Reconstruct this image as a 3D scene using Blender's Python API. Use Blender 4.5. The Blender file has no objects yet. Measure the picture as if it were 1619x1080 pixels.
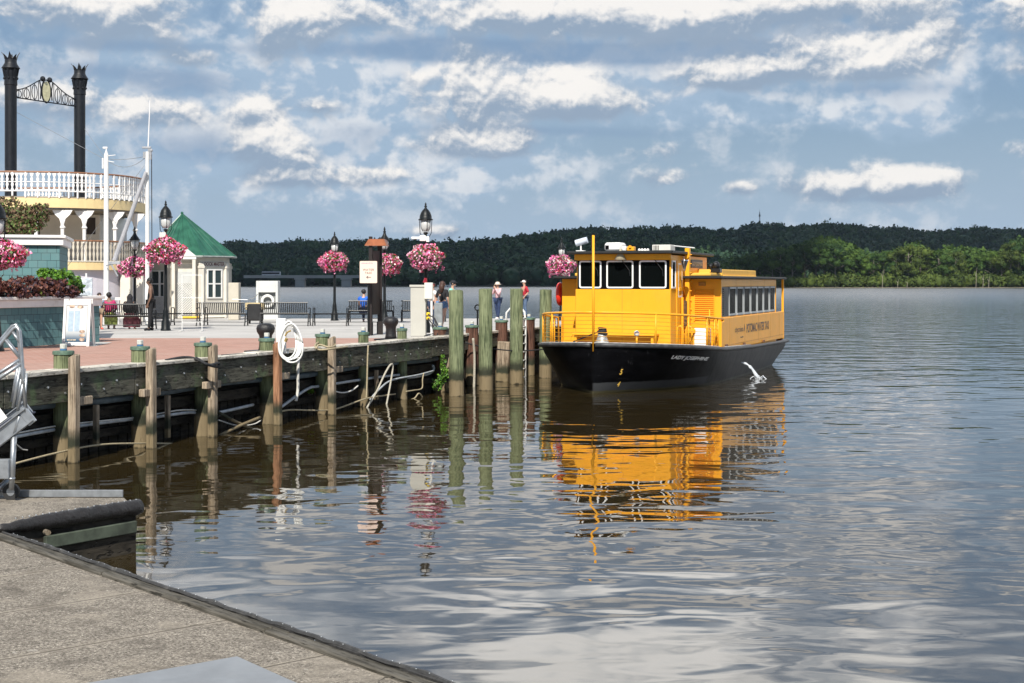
import bpy, bmesh, math, random
import numpy as np
from mathutils import Vector, Matrix, noise as mnoise
random.seed(7); rng = np.random.default_rng(11)
SC = bpy.context.scene; COL = SC.collection
F = 2250.0; HX = 809.5; HY = 447.0; H = 3.15; DECK = 1.55
def G(x, y, z=DECK):
    d = (H - z) * F / (y - HY)
    return Vector(((x - HX) * d / F, d, z))
def PD(x, y, d): return Vector(((x - HX) * d / F, d, H - (y - HY) * d / F))
# ------------------------------------------------------------------ node expressions
class E:
    def __init__(s, nt, sock): s.nt = nt; s.k = sock
    def _m(s, op, *a, clamp=False):
        n = s.nt.nodes.new('ShaderNodeMath'); n.operation = op; n.use_clamp = clamp
        for i, v in enumerate((s,) + a):
            if isinstance(v, E): s.nt.links.new(v.k, n.inputs[i])
            else: n.inputs[i].default_value = v
        return E(s.nt, n.outputs[0])
    def __add__(s, o): return s._m('ADD', o)
    def __radd__(s, o): return s._m('ADD', o)
    def __sub__(s, o): return s._m('SUBTRACT', o)
    def __rsub__(s, o): return (s * -1.0) + o
    def __mul__(s, o): return s._m('MULTIPLY', o)
    def __rmul__(s, o): return s._m('MULTIPLY', o)
    def __truediv__(s, o): return s._m('DIVIDE', o)
    def f(s, op, *a, clamp=False): return s._m(op, *a, clamp=clamp)
    def sat(s): return s._m('ADD', 0.0, clamp=True)
def smooth(x, lo, hi):
    n = x.nt.nodes.new('ShaderNodeMapRange'); n.interpolation_type = 'SMOOTHSTEP'
    x.nt.links.new(x.k, n.inputs[0]); n.inputs[1].default_value = lo; n.inputs[2].default_value = hi
    return E(x.nt, n.outputs[0])
def comb(nt, x, y, z):
    n = nt.nodes.new('ShaderNodeCombineXYZ')
    for i, v in enumerate((x, y, z)):
        if isinstance(v, E): nt.links.new(v.k, n.inputs[i])
        else: n.inputs[i].default_value = v
    return E(nt, n.outputs[0])
def sep(nt, v):
    n = nt.nodes.new('ShaderNodeSeparateXYZ'); nt.links.new(v.k, n.inputs[0])
    return [E(nt, n.outputs[i]) for i in range(3)]
def nz(nt, vec, scale, detail=3, rough=.5, dist=0, col=False):
    n = nt.nodes.new('ShaderNodeTexNoise'); nt.links.new(vec.k, n.inputs['Vector'])
    n.inputs['Scale'].default_value = scale; n.inputs['Detail'].default_value = detail
    n.inputs['Roughness'].default_value = rough; n.inputs['Distortion'].default_value = dist
    return E(nt, n.outputs[1 if col else 0])
def mixc(nt, f, a, b):
    n = nt.nodes.new('ShaderNodeMix'); n.data_type = 'RGBA'
    if isinstance(f, E): nt.links.new(f.k, n.inputs[0])
    else: n.inputs[0].default_value = f
    for i, v in ((6, a), (7, b)):
        if isinstance(v, E): nt.links.new(v.k, n.inputs[i])
        else: n.inputs[i].default_value = (*v[:3], 1)
    return E(nt, n.outputs[2])
def vscale(nt, v, s3):
    n = nt.nodes.new('ShaderNodeVectorMath'); n.operation = 'MULTIPLY'
    nt.links.new(v.k, n.inputs[0]); n.inputs[1].default_value = s3
    return E(nt, n.outputs[0])
def newmat(name):
    m = bpy.data.materials.new(name); m.use_nodes = True
    nt = m.node_tree; b = nt.nodes['Principled BSDF']
    return m, nt, b
def coords(nt, kind='Object'):
    if kind == 'World':
        g = nt.nodes.new('ShaderNodeNewGeometry'); return E(nt, g.outputs['Position'])
    t = nt.nodes.new('ShaderNodeTexCoord'); return E(nt, t.outputs[kind])
def bump(nt, b, h, dist=.01, strength=1.0):
    n = nt.nodes.new('ShaderNodeBump'); n.inputs['Distance'].default_value = dist; n.inputs['Strength'].default_value = strength
    nt.links.new(h.k, n.inputs['Height']); nt.links.new(n.outputs[0], b.inputs['Normal'])
def setc(nt, b, c): nt.links.new(c.k, b.inputs['Base Color'])
_mc = {}
def M(name, c, rough=.6, var=.18, scale=6, metal=0, bmp=.0, spec=.5, kind='Object', dirt=None, stretch=(1, 1, 1)):
    if name in _mc: return _mc[name]
    m, nt, b = newmat(name); P = vscale(nt, coords(nt, kind), stretch)
    n1 = nz(nt, P, scale, 5, .6)
    f = smooth(n1, .3, .7)
    col = mixc(nt, f, [v * (1 - var) for v in c], [min(1, v * (1 + var)) for v in c])
    if dirt:
        g = smooth(nz(nt, P, scale * .35, 6, .65), .55, .75)
        col = mixc(nt, g * .6, col, dirt)
    setc(nt, b, col)
    b.inputs['Roughness'].default_value = rough; b.inputs['Metallic'].default_value = metal
    b.inputs['Specular IOR Level'].default_value = spec
    if bmp: bump(nt, b, nz(nt, P, scale * 4, 4, .6), bmp)
    _mc[name] = m; return m
# ------------------------------------------------------------------ mesh builder
class MB:
    def __init__(s): s.v = []; s.f = []; s.mi = []; s.cur = 0
    def add(s, vs, fs):
        o = len(s.v); s.v += [tuple(v) for v in vs]
        for f in fs: s.f.append(tuple(o + i for i in f)); s.mi.append(s.cur)
        return s
    def box(s, x0, x1, y0, y1, z0, z1, mat=None):
        vs = [(x, y, z) for z in (z0, z1) for y in (y0, y1) for x in (x0, x1)]
        if mat: vs = [mat @ Vector(v) for v in vs]
        return s.add(vs, [(0, 2, 3, 1), (4, 5, 7, 6), (0, 1, 5, 4), (2, 6, 7, 3), (0, 4, 6, 2), (1, 3, 7, 5)])
    def cbox(s, x0, x1, y0, y1, z0, z1, c=.01, mat=None):   # chamfered box
        X = [(x0 + c, x1 - c), (y0 + c, y1 - c), (z0 + c, z1 - c)]; O = [(x0, x1), (y0, y1), (z0, z1)]
        vs = []; idx = {}
        for sx in (0, 1):
            for sy in (0, 1):
                for sz in (0, 1):
                    for ax in range(3):
                        p = [X[0][sx], X[1][sy], X[2][sz]]; p[ax] = O[ax][(sx, sy, sz)[ax]]
                        idx[(sx, sy, sz, ax)] = len(vs); vs.append(tuple(p))
        fs = []
        for ax in range(3):
            a, b = [k for k in range(3) if k != ax]
            for sg in (0, 1):
                q = []
                for (i, j) in ((0, 0), (1, 0), (1, 1), (0, 1)):
                    k = [0, 0, 0]; k[ax] = sg; k[a] = i; k[b] = j; q.append(idx[(*k, ax)])
                if (sg == 0) ^ (ax == 1): q = q[::-1]
                fs.append(q)
            for i in (0, 1):      # edges along axis ax
                for j in (0, 1):
                    def I(w, fa):
                        k = [0, 0, 0]; k[ax] = w; k[a] = i; k[b] = j; return idx[(*k, fa)]
                    fs.append([I(0, a), I(1, a), I(1, b), I(0, b)])
        for k in [(i, j, l) for i in (0, 1) for j in (0, 1) for l in (0, 1)]:
            fs.append([idx[(*k, 0)], idx[(*k, 1)], idx[(*k, 2)]])
        if mat: vs = [mat @ Vector(v) for v in vs]
        return s.add(vs, fs)
    def tube(s, pts, r, n=8, caps=True):
        pts = [Vector(p) for p in pts]; m = len(pts)
        rs = r if isinstance(r, (list, tuple)) else [r] * m
        vs = []; prev = None
        for i, p in enumerate(pts):
            t = (pts[min(i + 1, m - 1)] - pts[max(i - 1, 0)]).normalized()
            if prev is None:
                a = Vector((0, 0, 1)) if abs(t.z) < .9 else Vector((1, 0, 0))
                u = t.cross(a).normalized()
            else: u = (prev - t * prev.dot(t)).normalized()
            prev = u; w = t.cross(u)
            for k in range(n):
                an = 2 * math.pi * k / n
                vs.append(p + (u * math.cos(an) + w * math.sin(an)) * rs[i])
        fs = []
        for i in range(m - 1):
            for k in range(n):
                fs.append((i * n + k, i * n + (k + 1) % n, (i + 1) * n + (k + 1) % n, (i + 1) * n + k))
        if caps: fs += [tuple(range(n))[::-1], tuple((m - 1) * n + k for k in range(n))]
        return s.add(vs, fs)
    def lathe(s, prof, n=16, c=(0, 0, 0), caps=True):
        vs = []; m = len(prof)
        for (r, z) in prof:
            for k in range(n):
                a = 2 * math.pi * k / n; vs.append((c[0] + r * math.cos(a), c[1] + r * math.sin(a), c[2] + z))
        fs = [(i * n + k, i * n + (k + 1) % n, (i + 1) * n + (k + 1) % n, (i + 1) * n + k) for i in range(m - 1) for k in range(n)]
        if caps: fs += [tuple(range(n))[::-1], tuple((m - 1) * n + k for k in range(n))]
        return s.add(vs, fs)
    def prism(s, poly, z0, z1):
        n = len(poly)
        vs = [(p[0], p[1], z0) for p in poly] + [(p[0], p[1], z1) for p in poly]
        fs = [tuple(range(n))[::-1], tuple(range(n, 2 * n))] + [(i, (i + 1) % n, n + (i + 1) % n, n + i) for i in range(n)]
        return s.add(vs, fs)
    def quad(s, a, b, c, d): return s.add([a, b, c, d], [(0, 1, 2, 3)])
    def torus(s, c, R, r, nrm=(0, 0, 1), n=24, m=8, sx=1, sy=1):
        q = Vector(nrm).to_track_quat('Z', 'Y').to_matrix(); c = Vector(c)
        vs = [c + q @ Vector(((R + r * math.cos(b)) * math.cos(a) * sx, (R + r * math.cos(b)) * math.sin(a) * sy, r * math.sin(b)))
              for a in [2 * math.pi * i / n for i in range(n)] for b in [2 * math.pi * j / m for j in range(m)]]
        fs = [(i * m + j, ((i + 1) % n) * m + j, ((i + 1) % n) * m + (j + 1) % m, i * m + (j + 1) % m) for i in range(n) for j in range(m)]
        return s.add(vs, fs)
    def ball(s, c, rx, ry=None, rz=None, n=14, m=9):
        ry = ry or rx; rz = rz or rx
        vs = [(c[0], c[1], c[2] - rz)]
        for i in range(1, m):
            p = math.pi * i / m - math.pi / 2
            for k in range(n):
                a = 2 * math.pi * k / n
                vs.append((c[0] + rx * math.cos(p) * math.cos(a), c[1] + ry * math.cos(p) * math.sin(a), c[2] + rz * math.sin(p)))
        vs.append((c[0], c[1], c[2] + rz)); fs = []
        for k in range(n): fs.append((0, 1 + (k + 1) % n, 1 + k))
        for i in range(m - 2):
            for k in range(n):
                a = 1 + i * n; fs.append((a + k, a + (k + 1) % n, a + n + (k + 1) % n, a + n + k))
        t = len(vs) - 1; a = 1 + (m - 2) * n
        for k in range(n): fs.append((t, a + k, a + (k + 1) % n))
        return s.add(vs, fs)
    def raw(s, V, Q):
        o = len(s.v); s.v += [tuple(v) for v in V]; s.f += [tuple(int(i) + o for i in q) for q in Q]; s.mi += [s.cur] * len(Q); return s
    def build(s, name, mats, parent=None, smooth=False, origin=None, auto=None):
        me = bpy.data.meshes.new(name)
        vs = s.v
        if origin is not None: vs = [(v[0] - origin[0], v[1] - origin[1], v[2] - origin[2]) for v in vs]
        me.from_pydata(vs, [], s.f)
        if not isinstance(mats, (list, tuple)): mats = [mats]
        for m in mats: me.materials.append(m)
        if len(mats) > 1: me.polygons.foreach_set('material_index', s.mi)
        if smooth or auto:
            me.polygons.foreach_set('use_smooth', [True] * len(me.polygons))
        me.update()
        if auto:
            me.set_sharp_from_angle(angle=math.radians(auto))
        o = bpy.data.objects.new(name, me); COL.objects.link(o)
        if parent: o.parent = parent
        if origin is not None: o.location = origin
        return o
def leafquads(n, fn, size, flat=0.0):
    """n random quads; fn(n)-> centres (n,3). numpy arrays"""
    C = fn(n); a = rng.normal(size=(n, 3)); a /= np.linalg.norm(a, axis=1)[:, None]
    b = rng.normal(size=(n, 3)); b -= a * (a * b).sum(1)[:, None]; b /= np.linalg.norm(b, axis=1)[:, None]
    s = size * rng.uniform(.6, 1.4, (n, 1))
    V = np.stack([C + a * s, C + b * s * .7, C - a * s, C - b * s * .7], 1).reshape(-1, 3)
    Q = np.arange(4 * n).reshape(-1, 4)
    return V, Q
def npmesh(name, V, Q, mats, mi=None, parent=None, smooth=False):
    me = bpy.data.meshes.new(name); k = Q.shape[1]
    me.vertices.add(len(V)); me.vertices.foreach_set('co', V.astype(np.float32).ravel())
    me.loops.add(Q.size); me.loops.foreach_set('vertex_index', Q.astype(np.int32).ravel())
    me.polygons.add(len(Q)); me.polygons.foreach_set('loop_start', (np.arange(len(Q)) * k).astype(np.int32))
    me.polygons.foreach_set('loop_total', np.full(len(Q), k, np.int32))
    if not isinstance(mats, (list, tuple)): mats = [mats]
    for m in mats: me.materials.append(m)
    if mi is not None: me.polygons.foreach_set('material_index', mi.astype(np.int32))
    if smooth: me.polygons.foreach_set('use_smooth', np.ones(len(Q), bool))
    me.update(calc_edges=True); me.validate()
    o = bpy.data.objects.new(name, me); COL.objects.link(o)
    if parent: o.parent = parent
    return o
def tag(o, label=None, cat=None, group=None, kind=None):
    if label: o['label'] = label
    if cat: o['category'] = cat
    if group: o['group'] = group
    if kind: o['kind'] = kind
    return o
def thing(name, label, cat, loc=(0, 0, 0), rz=0, group=None):
    o = bpy.data.objects.new(name, None); COL.objects.link(o); o.location = loc; o.rotation_euler = (0, 0, rz)
    o.empty_display_size = .2
    return tag(o, label, cat, group)
def dup(root, loc, rz=None, label=None, group=None):
    r = root.copy(); COL.objects.link(r); r.location = loc
    if rz is not None: r.rotation_euler = (0, 0, rz)
    if label: r['label'] = label
    if group: r['group'] = group
    for ch in [o for o in COL.objects if o.parent == root]:
        c = ch.copy(); COL.objects.link(c); c.parent = r
        for g in [o for o in COL.objects if o.parent == ch]:
            d = g.copy(); COL.objects.link(d); d.parent = c
    return r
def text(s, size, mat, parent, M4, name='lettering', shear=0, fit=None, bold=0.0, align='CENTER', space=1.0):
    cu = bpy.data.curves.new('t', 'FONT'); cu.body = s; cu.size = size; cu.shear = shear; cu.align_x = align; cu.align_y = 'CENTER'
    cu.offset = bold; cu.space_character = space; cu.extrude = .0015
    o = bpy.data.objects.new('t', cu); COL.objects.link(o)
    dg = bpy.context.evaluated_depsgraph_get(); dg.update()
    me = bpy.data.meshes.new_from_object(o.evaluated_get(dg)); bpy.data.objects.remove(o)
    if fit:
        xs = [v.co.x for v in me.vertices]; ys = [v.co.y for v in me.vertices]
        sx = fit[0] / (max(xs) - min(xs)); sy = fit[1] / (max(ys) - min(ys)) if fit[1] else sx
        for v in me.vertices: v.co.x *= sx; v.co.y *= sy
    me.transform(M4); me.materials.clear(); me.materials.append(mat); me.name = name
    o = bpy.data.objects.new(name, me); COL.objects.link(o); o.parent = parent
    return o
def frame(org, xa, ya):
    """matrix whose x,y axes are xa,ya in the parent space"""
    xa = Vector(xa).normalized(); ya = Vector(ya).normalized(); za = xa.cross(ya).normalized()
    m = Matrix((xa, ya, za)).transposed().to_4x4(); m.translation = Vector(org); return m
# dock / boat axes
NX = Vector((.9367, -.3502, 0)); UY = Vector((.3502, .9367, 0)); ANG = math.atan2(NX.y, NX.x)
def NU(n, u, z=0): return NX * n + UY * u + Vector((0, 0, z))
HAZE = .00003
# ------------------------------------------------------------------ camera, light, sky
cam = bpy.data.cameras.new('camera'); co = bpy.data.objects.new('camera', cam); COL.objects.link(co)
cam.sensor_width = 36; cam.lens = 36 * F / 1619; cam.shift_y = -(540 - HY) / 1619; cam.clip_end = 20000; cam.clip_start = .1
co.location = (0, 0, H); co.rotation_euler = (math.pi / 2, 0, 0); SC.camera = co
SUN_EL = math.radians(44); SUN_AZ = math.radians(187)      # clockwise from +Y
sd = Vector((math.sin(SUN_AZ) * math.cos(SUN_EL), math.cos(SUN_AZ) * math.cos(SUN_EL), math.sin(SUN_EL)))
sl = bpy.data.lights.new('sun', 'SUN'); sl.energy = 5.0; sl.angle = math.radians(.5); sl.color = (1, .95, .86)
so = bpy.data.objects.new('sun', sl); COL.objects.link(so); so.rotation_euler = sd.to_track_quat('Z', 'Y').to_euler()
W = bpy.data.worlds.new('World'); SC.world = W; W.use_nodes = True; nt = W.node_tree
bg = nt.nodes['Background']; STR = .1; bg.inputs['Strength'].default_value = STR
sky = nt.nodes.new('ShaderNodeTexSky'); sky.sky_type = 'NISHITA'; sky.sun_disc = False
sky.sun_elevation = SUN_EL; sky.sun_rotation = SUN_AZ; sky.air_density = 1.3; sky.dust_density = .5; sky.ozone_density = 2.5
SKY = E(nt, sky.outputs[0])
tc = nt.nodes.new('ShaderNodeTexCoord'); dx, dy, dz = sep(nt, E(nt, tc.outputs['Generated']))
hor = (dx * dx + dy * dy).f('SQRT')
U = dx.f('ARCTAN2', dy) ; V = dz / hor.f('MAXIMUM', .05)
def bl(x, y, rx, ry, a): return ((x - HX) / F, (HY - y) / F, rx / F, ry / F, a)
# cloud masses: where they stand in the sky (bearing, height)
WB = [bl(150, 40, 175, 42, .9), bl(320, 103, 62, 16, .75), bl(125, 172, 95, 28, .9), bl(275, 186, 70, 16, .75), bl(450, 40, 48, 52, .8), bl(412, 178, 36, 26, 1.0), bl(515, 172, 55, 20, .85),
      bl(440, 245, 55, 30, .95), bl(470, 285, 75, 16, .8), bl(570, 26, 100, 32, .95), bl(755, 150, 75, 52, 1.0), bl(870, 135, 62, 42, .9), bl(935, 165, 85, 24, .85), bl(650, 135, 40, 30, .5),
      bl(740, 228, 115, 17, .85), bl(600, 277, 52, 13, .9), bl(820, 18, 95, 34, .95), bl(1000, 28, 125, 34, .95), bl(1180, 18, 175, 38, .95), bl(1370, 12, 150, 28, .9),
      bl(1052, 278, 50, 20, .95), bl(1030, 240, 75, 14, .6), bl(1165, 125, 75, 18, .75), bl(1280, 112, 92, 24, .8), bl(1400, 98, 80, 26, .9), bl(1475, 72, 50, 18, .8), bl(1166, 299, 24, 10, .75),
      bl(1375, 288, 105, 26, .95), bl(1300, 302, 55, 12, .7), bl(1465, 296, 40, 14, .7), bl(1600, 52, 55, 44, 1.0), bl(1575, 243, 75, 16, .65), bl(1602, 130, 55, 12, .5), bl(700, 368, 55, 10, .55), bl(430, 348, 24, 12, .4)]
GB = [bl(700, 78, 210, 24, 1.1), bl(950, 86, 250, 20, 1.0), bl(1150, 82, 130, 16, .8), bl(1390, 55, 180, 14, .8), bl(200, 84, 240, 14, .9), bl(160, 125, 200, 18, .7), bl(310, 145, 120, 26, .7), bl(320, 240, 115, 34, .45),
      bl(560, 215, 85, 42, .5), bl(800, 206, 170, 12, .7), bl(1370, 318, 120, 7, .6), bl(60, 215, 120, 20, .5), bl(1330, 150, 190, 14, .5), bl(1000, 215, 120, 14, .5)]
VB = [bl(250, 130, 380, 150, .9), bl(560, 150, 220, 120, .8), bl(900, 120, 330, 90, .9), bl(1400, 80, 300, 90, .8), bl(800, 260, 300, 40, .45), bl(1300, 190, 260, 20, .5), bl(450, 300, 250, 40, .4)]
def msum(items, u, v):
    t = None
    for (cu, cv, ru, rv, a) in items:
        q = ((u - cu) * (1 / ru)); w = ((v - cv) * (1 / rv))
        g = ((q * q + w * w) * -1.0).f('EXPONENT') * a
        t = g if t is None else t + g
    return t
def msum2(items, u, v):
    t = None; s = None
    for (cu, cv, ru, rv, a) in items:
        q = ((u - cu) * (1 / ru)); w = ((v - cv) * (1 / (rv * 1.22)))
        g = ((q * q + w * w) * -1.0).f('EXPONENT') * a; h = g * w
        t = g if t is None else t + g; s = h if s is None else s + h
    return t, s
def big(u, v): return nz(nt, comb(nt, u * 13.0, v * 17.0, 3.1), 1.0, 4, .55, .25)
def fine(u, v): return nz(nt, comb(nt, u * 44.0, v * 52.0, 7.7), 1.0, 8, .62, .15)
nb0 = big(U, V); nf0 = fine(U, V); nb1 = big(U - .004, V + .009); nf1 = fine(U - .0012, V + .0032)
n0 = nb0 + (nf0 - .5) * .5
mw, gw_ = msum2(WB, U, V); mg = msum(GB, U, V); mv = msum(VB, U, V)
out = smooth(V, .19, .26)                                   # sky above the frame
side = smooth(U.f('ABSOLUTE'), .37, .45)
gen = smooth(nz(nt, comb(nt, U * 4.0, V * 7.0, 9.0), 1.0, 8, .58, .3), .37, .56) * (out + side * (out * -1.0 + 1.0))
w = mw * (out * -1.0 + 1.0) + (n0 - .5) * 2.6 * (mw * 1.6 + .30).f('MINIMUM', 1.0)
aw = smooth(w, .10, .66)
ag = smooth(mg + (n0 - .5) * 1.5, .15, .95) * (out * -1.0 + 1.0)
av = smooth(mv + (n0 - .5) * 2.8, -.05, 1.0) * .9
lit = smooth((nb0 - nb1) * 2.2 + (nf0 - nf1) * 1.5 + .47 + gw_ * .75 + (w - .5) * .2 + mg * -.28, .2, .85)
k = 1 / STR
skyc = mixc(nt, .8, SKY, (.135 * k, .215 * k, .345 * k))
horz = smooth(V, .0, .14)
skyc = mixc(nt, horz, (.31 * k, .41 * k, .525 * k), skyc)
skyc = mixc(nt, smooth(V, .5, 1.2), skyc, (.05 * k, .12 * k, .29 * k))
c1 = mixc(nt, av, skyc, mixc(nt, smooth(nf0 + (nb0 - nb1) * 2.0, .38, .68), (.30 * k, .40 * k, .52 * k), (.60 * k, .625 * k, .66 * k)))
c2 = mixc(nt, ag * .85, c1, (.185 * k, .275 * k, .405 * k))
wc = mixc(nt, lit, (.24 * k, .31 * k, .405 * k), (.76 * k, .735 * k, .705 * k))
c3 = mixc(nt, aw * .94, c2, wc)
g2 = mixc(nt, smooth(nb0, .35, .6), (.75 * k, .82 * k, .90 * k), (1.45 * k, 1.43 * k, 1.40 * k))
gen = gen * (smooth(V, .55, 1.1) * -.85 + 1.0) * smooth(dy, -.25, .25)
final = mixc(nt, gen, c3, g2)
nt.links.new(final.k, bg.inputs['Color'])
SC.view_settings.view_transform = 'Standard'; SC.view_settings.look = 'None'; SC.view_settings.exposure = .36; SC.view_settings.gamma = 1
SC.render.engine = 'CYCLES'
# ------------------------------------------------------------------ water
def water_mat():
    m, nt, b = newmat('river water'); P = coords(nt, 'World')
    b.inputs['Base Color'].default_value = (.028, .020, .008, 1)
    b.inputs['Roughness'].default_value = .025; b.inputs['IOR'].default_value = 1.85
    a1 = nz(nt, vscale(nt, P, (.40, .62, 1)), 1.0, 2, .45, .4)
    a2 = nz(nt, vscale(nt, P, (1.15, 1.7, 1)), 1.0, 1.5, .4, .5)
    a3 = nz(nt, vscale(nt, P, (6, 8, 1)), 1.0, 2, .5, .2)
    gust = smooth(nz(nt, vscale(nt, P, (.05, .09, 1)), 1.0, 3, .6), .35, .7)
    x, y, z = sep(nt, P)
    far = smooth(y, 18, 70)
    calm = smooth(x + y * -.12, -8, 6)          # lee of the dock
    h = a1 * .062 + a2 * .022 * (gust * .7 + .4) + a3 * .0022 * (gust * .8 + .15) * (far + .3)
    h = h * (far * .7 + .75 + smooth(y, 70, 400) * 3.0) * (calm * .45 + .6)
    bump(nt, b, h, 1.0)
    rr = smooth(y, 60, 600) * .20 + smooth(y, 25, 90) * .05 + .02
    nt.links.new(rr.k, b.inputs['Roughness'])
    return m
wm = water_mat()
mb = MB(); mb.quad((-3000, -60, 0), (3000, -60, 0), (3000, 5000, 0), (-3000, 5000, 0))
tag(mb.build('water', wm), kind='structure')
# ------------------------------------------------------------------ shared materials
black_metal = M('black painted metal', (.006, .0065, .0075), .42, .3, 20)
white_paint = M('white paint', (.78, .77, .74), .5, .05, 3, dirt=(.5, .48, .43))
alum = M('brushed aluminium', (.38, .40, .42), .38, .15, 9, metal=.75, dirt=(.25, .25, .24))
concrete = M('pale concrete', (.42, .405, .385), .85, .12, .5, kind='World', dirt=(.42, .40, .37))
white_rope = M('white rope', (.62, .6, .55), .8, .15, 30)
tan_rope = M('tan rope', (.36, .30, .19), .85, .25, 40)
black_rope = M('black rope', (.02, .02, .022), .8, .3, 40)
cable_grey = M('grey cable', (.38, .41, .43), .5, .2, 8)
green_metal = M('green copper cap', (.09, .15, .105), .6, .35, 14, dirt=(.07, .06, .04))
def wood(name, c1, c2, zb=None, grain=(30, 30, 1.6), rough=.85, moss=None, rot=0):
    m, nt, b = newmat(name); P = coords(nt, 'World')
    if rot:
        vr = nt.nodes.new('ShaderNodeVectorRotate'); vr.inputs['Angle'].default_value = rot; nt.links.new(P.k, vr.inputs['Vector']); P = E(nt, vr.outputs[0])
    g = nz(nt, vscale(nt, P, grain), 1.0, 6, .62, .6)
    g2 = nz(nt, P, 1.7, 5, .6)
    col = mixc(nt, smooth(g * .65 + g2 * .35, .36, .62), c1, c2)
    crack = smooth(nz(nt, vscale(nt, P, (grain[0] * 2.2, grain[1] * 2.2, grain[2] * 1.3)), 1.0, 3, .5), .60, .68)
    col = mixc(nt, crack * .75, col, [v * .25 for v in c1])
    if moss: col = mixc(nt, smooth(nz(nt, P, 2.3, 6, .65), .5, .68) * .8, col, moss)
    if zb:
        x, y, z = sep(nt, P); zz = z + (nz(nt, P, 5, 4, .6) - .5) * .22
        col = mixc(nt, smooth(zz, zb + .32, zb + .05), col, (.035, .038, .024))
        col = mixc(nt, smooth(zz, zb - .02, zb - .12), col, (.20, .155, .09))
        col = mixc(nt, smooth(zz, .03, -.02), col, (.03, .025, .015))
    setc(nt, b, col); b.inputs['Roughness'].default_value = rough; b.inputs['Specular IOR Level'].default_value = .25
    bump(nt, b, g * .7 + crack * -.6, .02)
    return m
pile_wood = wood('green treated pile', (.07, .09, .045), (.21, .235, .13), zb=.50)
fender_wood = wood('weathered fender timber', (.15, .11, .075), (.42, .34, .25), zb=.34)
rust_wood = wood('reddish fender timber', (.16, .075, .04), (.40, .21, .12), zb=.30)
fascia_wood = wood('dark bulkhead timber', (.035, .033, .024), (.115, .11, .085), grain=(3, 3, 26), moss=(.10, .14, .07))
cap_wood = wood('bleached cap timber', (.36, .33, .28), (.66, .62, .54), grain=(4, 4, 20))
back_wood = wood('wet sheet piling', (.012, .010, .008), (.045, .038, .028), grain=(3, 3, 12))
brown_pile = wood('brown pile', (.05, .025, .018), (.16, .08, .055), zb=.42)
def brick_mat():
    m, nt, b = newmat('red brick paving'); P = coords(nt, 'World')
    rot = nt.nodes.new('ShaderNodeVectorRotate'); rot.inputs['Angle'].default_value = .36; nt.links.new(P.k, rot.inputs['Vector'])
    P2 = E(nt, rot.outputs[0])
    t = nt.nodes.new('ShaderNodeTexBrick'); nt.links.new(P2.k, t.inputs['Vector']); t.inputs['Scale'].default_value = 1
    t.inputs['Brick Width'].default_value = .22; t.inputs['Row Height'].default_value = .11; t.inputs['Mortar Size'].default_value = .008
    t.inputs['Color1'].default_value = (.32, .15, .105, 1); t.inputs['Color2'].default_value = (.40, .205, .155, 1); t.inputs['Mortar'].default_value = (.40, .30, .25, 1)
    w = nz(nt, P, .45, 5, .6)
    col = mixc(nt, smooth(w, .35, .65) * .4, E(nt, t.outputs[0]), (.40, .26, .21))
    col = mixc(nt, smooth(nz(nt, vscale(nt, P, (1, 4, 1)), 1.2, 5, .6), .55, .7) * .25, col, (.58, .45, .38))
    col = mixc(nt, smooth(nz(nt, vscale(nt, P, (1, 3, 1)), .8, 7, .66), .50, .68) * .4, col, (.20, .12, .095))
    setc(nt, b, col); b.inputs['Roughness'].default_value = .85; return m
brick = brick_mat()
# ------------------------------------------------------------------ promenade deck (bulkhead edge runs along UY at n = -16.07)
EN = -16.07
def ED(u, off=0.0, z=0.0): return NU(EN + off, u, z)      # off>0 over the water
def yline(Y, off=0):                                        # u on the edge where world Y = Y
    return (Y - (EN + off) * NX.y) / UY.y
U0 = yline(8); U1 = yline(40.9); U2 = yline(63.5)
poly = [ED(U0, -.06), ED(U1, -.06), ED(U1, -.55), ED(U2, -.55), Vector((-12.2, 63.5, 0)), Vector((-12.2, 68.5, 0)), Vector((-17.2, 68.5, 0)), Vector((-17.2, 64.4, 0)),
        Vector((-15.2, 60.5, 0)), Vector((-15.2, 57.5, 0)), Vector((-16.6, 55.2, 0)), Vector((-45, 54.5, 0)), Vector((-45, 8, 0))]
tag(MB().prism([(p.x, p.y) for p in poly], 1.15, DECK).build('promenade', concrete), kind='structure')
bu = [ED(U0, -.3), ED(yline(40.9), -.3), Vector((-45, 40.9, 0)), Vector((-45, 8, 0))]
MBk = MB(); MBk.prism([(p.x, p.y) for p in bu], DECK - .05, DECK + .004)
tag(MBk.build('brick_paving', brick), kind='structure')
a = G(85, 548); bq = G(150, 548); c_ = G(178, 541.5); d_ = G(150, 541)
up = Vector((0, 0, .008))
tag(MB().quad(a + up, bq + up, c_ + up, d_ + up).build('paving_patch', concrete), kind='structure')
# concrete joints
for Y in (43.5, 46.5, 49.5, 53, 57):
    pass
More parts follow.
